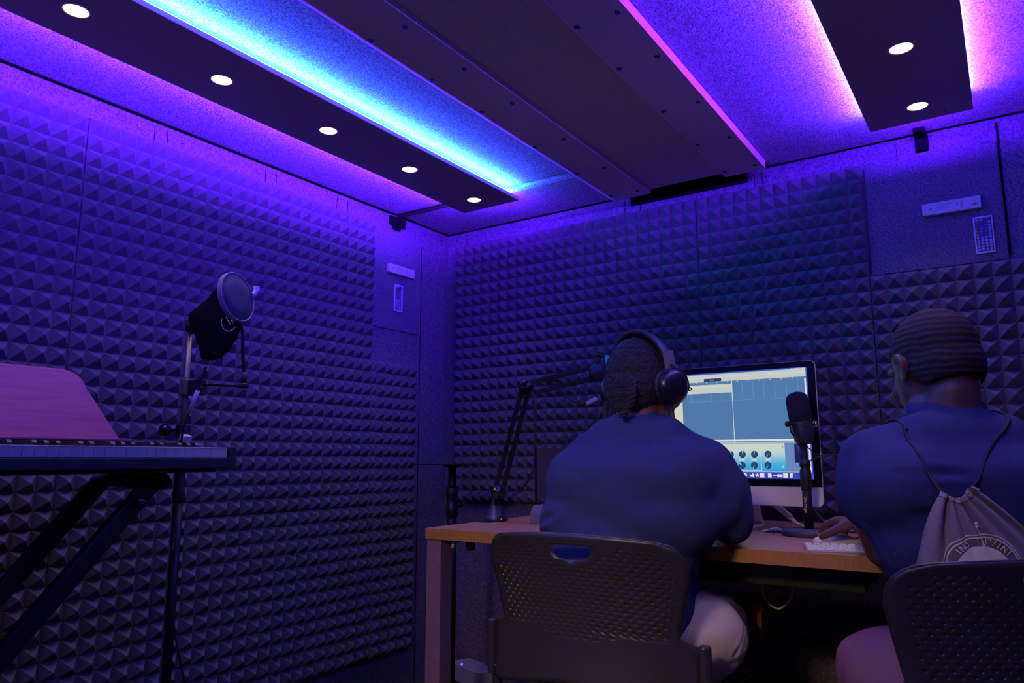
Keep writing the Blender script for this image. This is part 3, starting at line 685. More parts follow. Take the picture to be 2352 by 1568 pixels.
# under the desk
bm = bmesh.new(); tube(bm, [(1.631, -.60, .66), (1.628, -.60, .622), (1.626, -.60, .592), (1.640, -.60, .565), (1.668, -.60, .553), (1.695, -.60, .576), (1.708, -.60, .606), (1.705, -.60, .628), (1.70, -.60, .66)], .0028)
tag(obj('cable_loop', bm, M_cream), 'pale cable hanging in a loop under the desk', 'cable', 'cables under the desk')
bm = bmesh.new(); tube(bm, [(1.40, -.30, .68), (1.395, -.28, .50), (1.454, -.22, .455), (1.52, -.20, .46), (1.56, -.25, .55), (1.58, -.3, .68)], .0016, n=6)
tag(obj('thin_cable', bm, M_leg), 'thin cable sagging under the desk behind the red strap', 'cable', 'cables under the desk')
bm = bmesh.new(); tube(bm, [(1.49, -.35, .68), (1.53, -.30, .53), (1.545, -.2, .46), (1.60, -.1, .40), (1.72, -.03, .39), (1.80, -.02, .415)], .0014, n=6)
tag(obj('thin_cable', bm, M_cable), 'black thin cable running down the wall under the desk', 'cable', 'cables under the desk')
bm = bmesh.new(); tube(bm, [(1.74, -.5, .68), (1.76, -.3, .50), (1.80, -.2, .465), (1.87, -.2, .47), (1.95, -.3, .6), (1.96, -.4, .68)], .0022, n=6)
tag(obj('thin_cable', bm, M_cable), 'black cable under the desk beside the right chair', 'cable', 'cables under the desk')
rs = empty('cable_strap', 'red ribbed cable strap hanging under the desk', 'cable strap', (1.612, -.60, .556))
bm = bmesh.new(); prism(bm, [(-.0065, 0, -.082), (.0065, 0, -.082), (.0070, 0, -.016), (-.0060, 0, -.016)], (0, .002, 0))
for i in range(16): box(bm, V(.0002, -.0005, -.076+.0036*i), (.0100, .001, .0012))
obj('strap', bm, M_red, rs)
bm = bmesh.new()
for a in ((V(0, 0, 0), (.018, .004, .003)), (V(0, 0, -.016), (.018, .004, .003)), (V(-.008, 0, -.008), (.003, .004, .018)), (V(.008, 0, -.008), (.003, .004, .018)), (V(0, 0, -.008), (.016, .002, .002))): box(bm, *a)
obj('buckle', bm, M_red, rs)
bm = bmesh.new(); tube(bm, [(0, 0, 0), (.002, .0, .06), (0, 0, .125)], .0012, n=6); obj('hanger', bm, M_cable, rs)
bm = bmesh.new(); tube(bm, [(.80, -.05, .72), (.79, -.02, .60), (.77, .0, .45), (.76, .0, .30), (.78, .0, .05)], .002, n=6)
tag(obj('thin_cable', bm, M_cable), 'thin dark cable down the wall behind the left end of the desk', 'cable', 'cables under the desk')
ps = empty('power_strip', 'bluish metal power box on the floor in the corner under the desk', 'power strip', (.225, -.075, 0), rotz=-.35)
obj('housing', bx(-.11, .11, -.05, .05, .015, .085), mat('pale blue metal', (.42, .44, .6), .4), ps, bevel=.003); obj('base', bx(-.12, .12, -.055, .055, 0, .015), M_black, ps)
bm = bmesh.new(); box(bm, V(-.03, -.04, .088), (.006, .006, .004)); obj('indicator_light', bm, emis('indicator', (.15, .05, 1), 3), ps)
tag(obj('floor_box', prism(bmesh.new(), [(.05, -.40, 0), (.26, -.30, 0), (.24, -.20, 0), (.03, -.28, 0)], (0, 0, .03)), M_black), 'flat dark box on the floor by the left wall corner', 'box')
bm = bmesh.new(); lathe(bm, [(.012, 0), (.016, -.006), (.016, -.028), (.010, -.034)], base=(.80, -.86, DZ-.033)); tag(obj('hook_knob', bm, M_black), 'small dark knob under the left end of the desk', 'knob')
bm = bmesh.new(); cyl(bm, (.752, -.885, DZ-.036), (.750, -.885, DZ-.060), .0055); tag(obj('plug', bm, M_white), 'small pale plug hanging by the left desk leg', 'plug')

# speaker stand in the corner
ss = empty('speaker_stand', 'black pole stand with a thin flat plate in the corner behind the desk', 'stand', (.437, -.50, 0))
obj('top_plate', bx(-.115, .115, -.115, .115, .9400, .9435), M_blackm, ss, bevel=.001)
bm = bmesh.new(); cyl(bm, (0, 0, .76), (0, 0, .940), .0155); lathe(bm, [(.0155, 0), (.035, .003), (.04, .008), (.04, .010)], base=(0, 0, .930)); obj('upper_tube', bm, M_blackm, ss)
bm = bmesh.new(); cyl(bm, (0, 0, .02), (0, 0, .82), .0185); obj('lower_tube', bm, M_blackm, ss)
bm = bmesh.new(); lathe(bm, [(.0185, 0), (.0235, .005), (.0235, .045), (.021, .05), (.021, .075), (.0245, .08), (.0245, .11), (.017, .12)], base=(0, 0, .74)); obj('collar', bm, M_black, ss)
bm = bmesh.new(); lathe(bm, [(.005, 0), (.005, .02), (.011, .024), (.011, .036), (.003, .038)], base=(.018, 0, .79), axis=(1, -.4, 0)); obj('knob', bm, M_gloss, ss)
bm = bmesh.new(); lathe(bm, [(.16, 0), (.16, .012), (.03, .02), (.02, .03)]); obj('base', bm, M_blackm, ss)

# scissor arm holding a broadcast microphone
ba = empty('microphone_boom_arm', 'black jointed desktop microphone arm at the left end of the desk', 'boom arm', (.697, -.575, DZ))
B0 = Vector(ba.location)
def bp(*p): return V(*p)-B0
bm = bmesh.new(); lathe(bm, [(.040, 0), (.042, .004), (.042, .012), (.036, .016), (.0345, .018), (.012, .072), (.010, .076)]); obj('cone_base', bm, mat('grey painted metal', (.06, .06, .08), .35, .3), ba)
bm = bmesh.new(); box(bm, V(.036, -.026, .010), (.022, .018, .014), Matrix.Rotation(-.6, 3, 'Z')); obj('clamp_tag', bm, M_black, ba)
bm = bmesh.new(); box(bm, V(.042, -.034, .010), (.012, .002, .006), Matrix.Rotation(.6, 3, 'Z')); obj('maker_plate', bm, M_print, ba)
JN = V(.60, -.80, 0).normalized()      # joints are discs facing the camera side
def disc(bm, c, r, h): lathe(bm, [(r*.5, -h/2), (r, -h/2+.003), (r, h/2-.003), (r*.8, h/2), (.006, h/2+.0005), (.004, h/2+.002), (.001, h/2+.0022)], base=c, axis=JN, n=28)
J0 = bp(.722, -.597, .845); J1 = bp(.838, -.594, 1.206); J2 = bp(1.052, -.461, 1.262)
bm = bmesh.new(); disc(bm, J0, .026, .026); box(bm, J0-V(0, 0, .028), (.022, .022, .03)); obj('lower_joint', bm, M_gloss, ba)
bm = bmesh.new(); disc(bm, J1, .026, .028); obj('elbow_joint', bm, M_gloss, ba)
def arm(a, b, off, nm, w=.0085):
    d = (b-a).normalized(); s = d.cross(JN).normalized()
    for o in (-off, off):
        bm = bmesh.new(); bar(bm, a+s*o+d*.010, b+s*o-d*.008, w*1.6, w*1.9, up=JN); obj(nm, bm, M_blackm, ba, bevel=.002)
arm(J0, J1, .0125, 'lower_arm'); arm(J1+V(.012, .006, .0), J2, .019, 'upper_arm')
bm = bmesh.new(); tube(bm, [J1+V(.03, .02, .024), J1+V(.055, .035, .030), J1+V(.07, .045, .026), J1+V(.10, .065, .030)], .006); obj('cable_wrap', bm, M_cable, ba)
bm = bmesh.new(); disc(bm, J2, .030, .026); cyl(bm, J2+V(0, 0, .02), J2+V(.006, .004, .06), .009); lathe(bm, [(.017, 0), (.017, .006)], base=J2+V(.006, .004, .055), axis=(.2, .1, 1)); obj('head_joint', bm, M_black, ba)
bm = bmesh.new(); tube(bm, [J1+V(.022, .0, -.01), J1+V(.032, .005, -.10), J1+V(.034, .005, -.22), J1+V(.02, 0, -.30), J1+V(-.03, -.0, -.36)], .0035, n=8); tube(bm, [J1+V(.10, .06, -.0), J1+V(.13, .08, -.04), J1+V(.165, .10, -.055), J1+V(.195, .12, -.045)], .0028, n=8); obj('cable', bm, M_cable, ba)
bm = bmesh.new(); cyl(bm, J1+V(.180, .112, -.056), J1+V(.212, .130, -.036), .007); obj('plug_sleeve', bm, mat('lilac plug', (.62, .42, .72), .45), ba)
# microphone hanging from it, behind the first person's head
am = empty('boom_microphone', 'black microphone hanging on the boom arm behind the head with headphones', 'microphone', J2+B0+V(.045, .02, -.03))
bm = bmesh.new(); tube(bm, [V(-.045, -.02, .03), V(-.03, -.01, .045), V(0, 0, .05)], .006); tube(bm, [V(0, 0, .05), V(.03, .012, .03), V(.03, .012, -.02)], .004); obj('yoke', bm, M_blackm, am)
bm = bmesh.new(); lathe(bm, [(.018, 0), (.026, .01), (.026, .09), (.024, .1), (.028, .105), (.028, .16), (.02, .178), (.002, .18)], base=(.02, .01, .06), axis=(.5, .3, -1)); obj('body', bm, M_black, am)

# small flat black screen and grey interface box behind the first person
fp = empty('tablet_display', 'thin black display standing on the desk behind the left shoulder', 'display', (.99, -.56, DZ))
bm = bx(-.115, .115, -.004, .004, .085, .252); bm.transform(Matrix.Rotation(.5, 4, 'Z')); obj('panel', bm, mat('dark display', (.03, .02, .045), .3), fp, bevel=.002)
bm = bx(-.117, -.111, -.006, .006, .068, .254); bm.transform(Matrix.Rotation(.5, 4, 'Z')); obj('side_frame', bm, M_gloss, fp, bevel=.001)
bm = bmesh.new(); tube(bm, [(.075, .05, 0), (.05, .03, .07), (0.02, .012, .12)], .008); box(bm, V(.075, .05, .004), (.10, .09, .008)); obj('stand', bm, M_black, fp)
bm = bx(-.07, .07, -.06, .06, 0, .032); g = bm.verts[:]; vs = box(bm, V(0, 0, .047), (.14, .12, .03))
for v in vs:
    if v.co.z > .05: v.co.x *= .86; v.co.y *= .8
o = tag(obj('audio_interface', bm, mat('grey interface', (.14, .11, .18), .5), bevel=.002), 'dark grey box on the desk left of the person with headphones', 'audio interface'); o.location = (.925, -.545, DZ); o.rotation_euler = (0, 0, .1)
bm = bmesh.new(); box(bm, V(0, 0, .012), (.020, .012, .024)); box(bm, V(.004, -.002, .001), (.034, .018, .002), mi=1)
o = tag(obj('cable_adapter', bm, [M_black, M_white]), 'small black adapter on the desk at the left hip of the person with headphones', 'adapter'); o.location = (1.09, -.86, DZ)

# ---------------------------------------------------------------- computer
IY = -.440
im = empty('desktop_computer', 'all in one computer with a thick aluminium chin showing recording software', 'computer', (1.445, -.33, DZ))
IO = Vector(im.location)
def ib(x0, x1, y0, y1, z0, z1, bm=None): return bx(x0-IO.x, x1-IO.x, y0-IO.y, y1-IO.y, z0-IO.z, z1-IO.z, bm)
cxm, czm, W_, H_ = 1.445, 1.0365, .650, .433
pts = [(cxm+x-IO.x, IY+.002-IO.y, czm+y-IO.z) for x, y in rrect(W_, H_, .018, 5)]
bm = prism(bmesh.new(), pts, (0, .006, 0))
def shell_ring(s, y, dz=0): return [bm.verts.new((cxm+x*s-IO.x, y-IO.y, czm+yy*s-IO.z)) for x, yy in rrect(W_, H_, .018, 5)]
r1 = shell_ring(1, IY+.008); r2 = shell_ring(.9, IY+.02); r3 = shell_ring(.6, IY+.045)
for a, b in ((r1, r2), (r2, r3)):
    for i in range(len(a)): bm.faces.new((a[i], a[(i+1) % len(a)], b[(i+1) % len(a)], b[i]))
bm.faces.new(r3); bmesh.ops.recalc_face_normals(bm, faces=bm.faces); obj('housing', bm, M_alu, im)
gl = [(x, y) for x, y in rrect(W_-.003, H_-.003, .017, 5)]; zc = .878
pts = [(cxm+x-IO.x, IY-IO.y, max(czm+y, zc)-IO.z) for x, y in gl]
bm = prism(bmesh.new(), pts, (0, .0022, 0)); bmesh.ops.remove_doubles(bm, verts=bm.verts, dist=1e-6); obj('bezel', bm, M_gloss, im)
pts = [(cxm+x-IO.x, IY-IO.y, min(czm+y, zc-.0015)-IO.z) for x, y in gl]
bm = prism(bmesh.new(), pts, (0, .0022, 0)); bmesh.ops.remove_doubles(bm, verts=bm.verts, dist=1e-6); obj('chin', bm, mat('silver aluminium', (.80, .77, .76), .5, 0), im)
bm = bmesh.new(); f1 = [(-.1, -.085, .004), (.1, -.085, .004), (.1, .085, .004), (-.1, .085, .004)]
prism(bm, [(-.1, -.085, 0), (.1, -.085, 0), (.1, .085, 0), (-.1, .085, 0)], (0, 0, .005))
sp_ = [(.085, .004), (.060, .03), (.02, .11), (-.03, .20), (-.045, .20), (.005, .11), (.045, .03), (.070, .002)]
prism(bm, [(-.097, y, z) for y, z in sp_], (.194, 0, 0)); obj('stand', bm, mat('silver aluminium', (.80, .77, .76), .5, 0), im, bevel=.001)
# screen content, built of thin lit areas
SC = {'main': (.085, .20, .42), 'main2': (.10, .24, .48), 'pale': (.68, .66, .55), 'paler': (.56, .62, .62), 'ruler': (.10, .22, .38), 'lcd': (.03, .05, .18), 'white': (.75, .75, .72), 'grid': (.16, .32, .55),
      'blue': (.06, .09, .68), 'dock': (.045, .06, .50), 'knob': (.015, .04, .12), 'knob2': (.03, .08, .2), 'pan1': (.62, .68, .62), 'pan2': (.40, .60, .66), 'pan3': (.16, .50, .72), 'pan4': (.03, .40, .72), 'side': (.14, .25, .52)}
for i in range(16):
    t = i/15; K = [(0, (.03, .38, .72)), (.25, (.06, .44, .74)), (.5, (.28, .56, .72)), (.7, (.56, .68, .66)), (1, (.64, .67, .58))]
    for (t0, c0), (t1, c1) in zip(K, K[1:]):
        if t0 <= t <= t1: SC['g%d' % i] = tuple(a+(b-a)*(t-t0)/(t1-t0) for a, b in zip(c0, c1))
smats = []; sidx = {}
for k, c in SC.items(): sidx[k] = len(smats); smats.append(emis('screen '+k, c, K_SCREEN))
bm = bmesh.new(); LAY = [0]
def quad(x0, x1, z0, z1, k, lay):
    y = IY-.0002-.00008*lay; vs = [bm.verts.new((x-IO.x, y-IO.y, z-IO.z)) for x, z in ((x0, z0), (x1, z0), (x1, z1), (x0, z1))]
    bm.faces.new(vs).material_index = sidx[k]
def poly(P, k, lay):
    y = IY-.0002-.00008*lay; vs = [bm.verts.new((x-IO.x, y-IO.y, z-IO.z)) for x, z in P]; f = bm.faces.new(vs); f.material_index = sidx[k]; f.normal_update()
    if f.normal.y > 0: f.normal_flip()
def circ(x, z, r, k, lay, n=20): poly([(x+r*cos(2*pi*i/n), z+r*sin(2*pi*i/n)) for i in range(n)], k, lay)
X0s, X1s, Z0s, Z1s = 1.148, 1.746, .900, 1.2335
quad(X0s, X1s, Z0s, Z1s, 'blue', 0)
quad(X0s, 1.742, Z0s+.021, 1.2305, 'main', 1)
quad(X0s, 1.742, 1.205, 1.229, 'paler', 2); quad(X0s, 1.742, 1.217, 1.221, 'pale', 3)
for i in range(9): quad(1.700+.0046*i, 1.7035+.0046*i, 1.2275, 1.2315, 'white', 4)
quad(1.427, 1.484, 1.2055, 1.2155, 'lcd', 4)
quad(X0s, 1.738, 1.1985, 1.2045, 'ruler', 3)
for i in range(16):
    x = 1.20+.0335*i; quad(x, x+.0022, 1.2005, 1.2035, 'white', 4)
    quad(x+.014, x+.0152, 1.146 if x > 1.5 else 1.14, 1.1985 if x > 1.515 else 1.168, 'grid', 3)
quad(X0s, 1.5165, 1.168, 1.196, 'paler', 4); quad(X0s, 1.5165, 1.186, 1.192, 'pale', 5)
quad(1.30, 1.352, 1.02, 1.168, 'pale', 4); quad(1.315, 1.348, 1.03, 1.166, 'main2', 2)
quad(1.352, 1.738, 1.142, 1.1428, 'grid', 3)
quad(1.5165, 1.5183, 1.005, 1.205, 'white', 6); quad(X0s, 1.742, 1.014, 1.0195, 'white', 5); quad(X0s, 1.742, 1.0075, 1.0115, 'pan2', 4)
quad(1.737, 1.742, Z0s+.021, 1.20, 'white', 5)
NB = 16
for i in range(NB): quad(1.25, 1.6685, .9215+.085*i/NB, .9215+.085*(i+1)/NB, 'g%d' % i, 6)
quad(1.6695, 1.737, .9215, 1.006, 'side', 6)
for z in (.9245,): quad(1.47, 1.5975, z, z+.0014, 'white', 8)
quad(1.5963, 1.5975, .9245, 1.0035, 'white', 8)
for x, z, a in ((1.466, .974, 0), (1.503, .974, 0), (1.540, .974, 0), (1.577, .974, 0), (1.618, .974, 2.7), (1.538, .940, .95), (1.575, .940, 2.7), (1.616, .940, 2.7), (1.466, .940, 0)):
    circ(x, z, .0104, 'knob', 8); circ(x, z, .0070, 'knob2', 9)
    dx, dz = -sin(a), cos(a); px_, pz_ = dz, -dx
    poly([(x+dx*.003+px_*.0009, z+dz*.003+pz_*.0009), (x+dx*.0098+px_*.0009, z+dz*.0098+pz_*.0009), (x+dx*.0098-px_*.0009, z+dz*.0098-pz_*.0009), (x+dx*.003-px_*.0009, z+dz*.003-pz_*.0009)], 'white', 10)
    for i in range(11):
        t = radians(-60+30*i); circ(x+.0130*cos(t), z+.0130*sin(t), .0006, 'white', 8, 6)
    if z < .95: quad(x-.0085, x+.0085, z+.0155, z+.0180, 'white', 8)
circ(1.503, .940, .0065, 'white', 8); circ(1.503, .940, .0035, 'pan3', 9); circ(1.503, .953, .0012, 'white', 8)
for x, z in ((1.663, .995), (1.661, .936)): circ(x, z, .0030, 'white', 8, 12); circ(x, z, .0014, 'knob', 9, 8)
quad(X0s, 1.742, Z0s, Z0s+.0205, 'dock', 3); quad(X0s, 1.742, .9205, .9215, 'white', 6)
zi = .9105
for x in (1.496, 1.512, 1.597, 1.666, 1.48, 1.464): quad(x-.0066, x+.0066, zi-.0066, zi+.0066, 'white', 8)
for x in (1.528, 1.544): circ(x, zi, .0070, 'white', 8); circ(x-.002, zi+.001, .0009, 'knob', 9, 8); circ(x+.002, zi+.001, .0009, 'knob', 9, 8)
poly([(1.5598, zi-.005), (1.572, zi-.006), (1.573, zi+.001), (1.568, zi+.007), (1.5665, zi+.002), (1.5598, zi+.001)], 'white', 8)
P = []
for i in range(10): r = .0075 if i % 2 == 0 else .0034; P.append((1.5825+r*sin(pi*i/5), zi+r*cos(pi*i/5)))
poly(P, 'white', 8)
poly([(1.6145, zi-.0065), (1.6255, zi-.0065), (1.6255, zi+.003), (1.621, zi+.007), (1.6145, zi+.007)], 'white', 8)
quad(1.629, 1.641, zi-.001, zi+.001, 'white', 8); quad(1.642, 1.6575, zi-.005, zi+.0035, 'white', 8)
poly([(1.6785, zi+.0065), (1.6875, zi+.0065), (1.6860, zi-.0065), (1.680, zi-.0065)], 'white', 8)
quad(1.606, 1.6064, zi-.007, zi+.007, 'grid', 8); quad(1.552, 1.5524, zi-.007, zi+.007, 'grid', 8)
obj('screen_image', bm, smats, im)
tx = text_bm('24.1', .0085, Matrix.Translation(V(1.455-IO.x, IY-.0008-IO.y, 1.2105-IO.z)) @ Matrix.Rotation(pi/2, 4, 'X'), .00005)
obj('screen_digits', tx, emis('screen digits', (.5, .6, .7), K_SCREEN), im)
# white adapter hanging behind the chin
ad = empty('display_adapter', 'white video adapter with cable behind the computer chin', 'adapter', (1.62, -.30, .79))
bm = bmesh.new(); bar(bm, V(-.025, 0, .025), V(.020, 0, -.014), .012, .018, up=V(0, 1, 0)); obj('adapter_body', bm, M_white, ad, bevel=.003)
bm = bmesh.new(); cyl(bm, V(.020, 0, -.014), V(.033, 0, -.026), .0058); cyl(bm, V(.033, 0, -.026), V(.046, 0, -.033), .0036); obj('plug', bm, M_white, ad)
bm = bmesh.new(); tube(bm, [V(.046, 0, -.033), V(.075, 0, -.041), V(.12, .03, -.0418), V(.20, .02, -.0418)], .0022, n=8); obj('lead', bm, M_white, ad)
bm = bmesh.new(); tube(bm, [(1.545, -.14, .83), (1.58, -.12, .81), (1.63, -.10, .79), (1.72, -.10, .755), (1.85, -.16, .748), (1.95, -.25, .748)], .0018, n=8)
tag(obj('power_lead', bm, M_cable), 'black cable running behind the computer foot', 'cable', 'cables on the desk')
bm = bmesh.new()
for k in range(3): tube(bm, [(1.71+.02*k, -.36, .749), (1.76+.01*k, -.33-.03*k, .752), (1.82, -.36-.02*k, .749), (1.88+.02*k, -.30, .751)], .0020, n=8)
tag(obj('cable_tangle', bm, M_cable), 'tangle of black cables on the desk behind the round microphone base', 'cable', 'cables on the desk')

# ---------------------------------------------------------------- microphone on the desk stand
SX, SY = 1.7405, -.515
mk = empty('desk_microphone_stand', 'short black microphone stand with a heavy round base on the desk', 'microphone stand', (SX, SY, DZ))
bm = bmesh.new(); lathe(bm, [(.072, 0), (.074, .003), (.074, .013), (.070, .018), (.012, .019), (.012, .02)], n=48); obj('round_base', bm, mat('grey painted iron', (.045, .045, .055), .55), mk)
bm = bmesh.new(); cyl(bm, (0, 0, .018), (0, 0, .150), .0128); obj('lower_tube', bm, M_blackm, mk)
bm = bmesh.new(); cyl(bm, (0, 0, .15), (0, 0, .262), .0095); obj('upper_tube', bm, M_blackm, mk)
pr_ = [(.0128, 0), (.0145, .002)]
bm = bmesh.new(); lathe(bm, [(.0128, 0), (.0145, .002), (.0148, .058), (.0128, .062), (.0128, .066), (.0150, .068), (.0150, .084), (.0100, .088)], base=(0, 0, .125)); 
for i in range(12): a = 2*pi*i/12; box(bm, V(.0148*cos(a), .0148*sin(a), .156), (.0016, .0016, .05))
obj('clutch', bm, M_black, mk)
on_tube('On-Stage', .0118, SX, SY, .0128, .086, radians(-100), mk)
bm = bmesh.new(); tube(bm, [V(.010, .0, .085), V(.030, .002, .055), V(.055, -.01, .030), V(.085, -.03, .02), V(.12, -.08, .006), V(.14, -.02, .006)], .0028); obj('cable', bm, M_cable, mk)
bm = bmesh.new(); cyl(bm, V(.052, -.008, .034), V(.080, -.026, .019), .0052); obj('plug_sleeve', bm, mat('blue plug', (.25, .35, .85), .5), mk)
dm = empty('desk_microphone', 'dark broadcast microphone with foam head on the round based stand', 'microphone', (SX, SY, 1.005))
ax = V(-.12, .07, .99).normalized(); c0 = V(.004, -.003, -.005)
bm = bmesh.new(); lathe(bm, [(.004, 0), (.020, .002), (.0265, .012), (.0290, .040), (.0300, .060), (.0300, .064)], base=c0, axis=ax); obj('body', bm, mat('dark grey enamel', (.03, .03, .035), .4), dm)
bm = bmesh.new(); lathe(bm, [(.0290, .062), (.0315, .066), (.0325, .10), (.0318, .128), (.0285, .142), (.020, .150), (.008, .154), (.001, .1545)], base=c0, axis=ax); obj('windscreen', bm, M_foamball, dm)
bm = bmesh.new(); hx = V(.829, .56, 0)
for s in (-1, 1):
    pv = c0+ax*.060+hx*s*.030
    lathe(bm, [(.0035, 0), (.0035, .006), (.0085, .007), (.0085, .014), (.006, .016)], base=pv, axis=hx*s, n=18, mi=1 if s > 0 else 0)
tube(bm, [c0+ax*.060-hx*.034, c0+ax*.036-hx*.034, V(0, 0, .002)-hx*.016, V(0, 0, -.004), V(0, 0, .002)+hx*.016, c0+ax*.036+hx*.034, c0+ax*.060+hx*.034], .0022, smooth_k=1); obj('yoke', bm, [M_black, M_chrome], dm)
bm = bmesh.new(); tube(bm, [c0+ax*.062-hx*.030+V(0, -.012, 0), c0+ax*.052+V(.018, -.026, 0), c0+ax*.060+hx*.030+V(0, -.012, 0)], .0012, n=6)
tube(bm, [c0+V(.0, .0, .0), c0+V(.03, .03, -.03), c0+V(.07, .06, -.028), c0+V(.095, .055, -.042), c0+V(.075, .035, -.052), c0+V(.03, .02, -.035), c0+V(.0, .012, -.055)], .0018, n=8); obj('cable', bm, M_cable, dm)
lathe_bm = bmesh.new(); lathe(lathe_bm, [(.013, 0), (.014, .002), (.014, .050), (.012, .054)], base=(-.016, .012, -.056), n=20); obj('connector', lathe_bm, mat('blue lit connector', (.05, .12, .3), .3), dm)

# ---------------------------------------------------------------- keyboard and mouse
kb = empty('computer_keyboard', 'white flat computer keyboard at the front edge of the desk', 'keyboard', (1.938, -.812, DZ), rotz=radians(17))
bm = bmesh.new(); prism(bm, [(-.140, -.0575, 0), (-.140, .0575, 0), (-.140, .0575, .0095), (-.140, -.0575, .0035)], (.280, 0, 0)); obj('housing', bm, M_alu, kb, bevel=.001)
kcache = {}
def keycap(x, y, w_, h_):
    k = (round(w_, 4), round(h_, 4)); tl = .0060/.115
    if k not in kcache:
        bm = bx(-w_/2, w_/2, -h_/2, h_/2, 0, .0016); o = obj('key', bm, M_white, kb, bevel=.0005); kcache[k] = o; o.rotation_euler = (atan2(.006, .115), 0, 0)
    else: o = kcache[k].copy(); COL.objects.link(o); o.parent = kb
    o.location = (x, y, .0035+.0060*(y+.0575)/.115+.0003)
rows = [[.0165]*14, [.0165]*13+[.0245+.0], [.0245]+[.0165]*13, [.030]+[.0165]*11+[.030], [.040]+[.0165]*10+[.040], [.0165, .0165, .0165, .0215, .0950, .0215, .0165, .0165, .0165, .0165]]
yy = .0495
for ri, r_ in enumerate(rows):
    hh = .0095 if ri == 0 else .0160; tot = sum(r_); gap = (.272-tot)/(len(r_)-1); x = -.136
    y = yy-hh/2
    for w_ in r_: keycap(x+w_/2, y, w_, hh); x += w_+gap
    yy -= hh+.0026
bm = bmesh.new(); n = 20; R1 = []
for t, hgt in ((1.0, 0), (1.0, .004), (.985, .008), (.90, .014), (.72, .0185), (.45, .0210), (.15, .0218)):
    R1.append([bm.verts.new((.056*t*(abs(cos(a))**.75)*(1 if cos(a) > 0 else -1), .0285*t*(abs(sin(a))**.75)*(1 if sin(a) > 0 else -1), hgt*(1-.25*(cos(a)*t)**2)+.001)) for a in [2*pi*i/32 for i in range(32)]])
for a, b in zip(R1, R1[1:]):
    for i in range(32): bm.faces.new((a[i], a[(i+1) % 32], b[(i+1) % 32], b[i]))
bm.faces.new(R1[0][::-1]); bm.faces.new(R1[-1])
o = tag(obj('computer_mouse', bm, M_white, smooth=True), 'white computer mouse under the right hand at the keyboard', 'mouse'); o.location = (1.842, -.678, DZ); o.rotation_euler = (0, 0, radians(22))
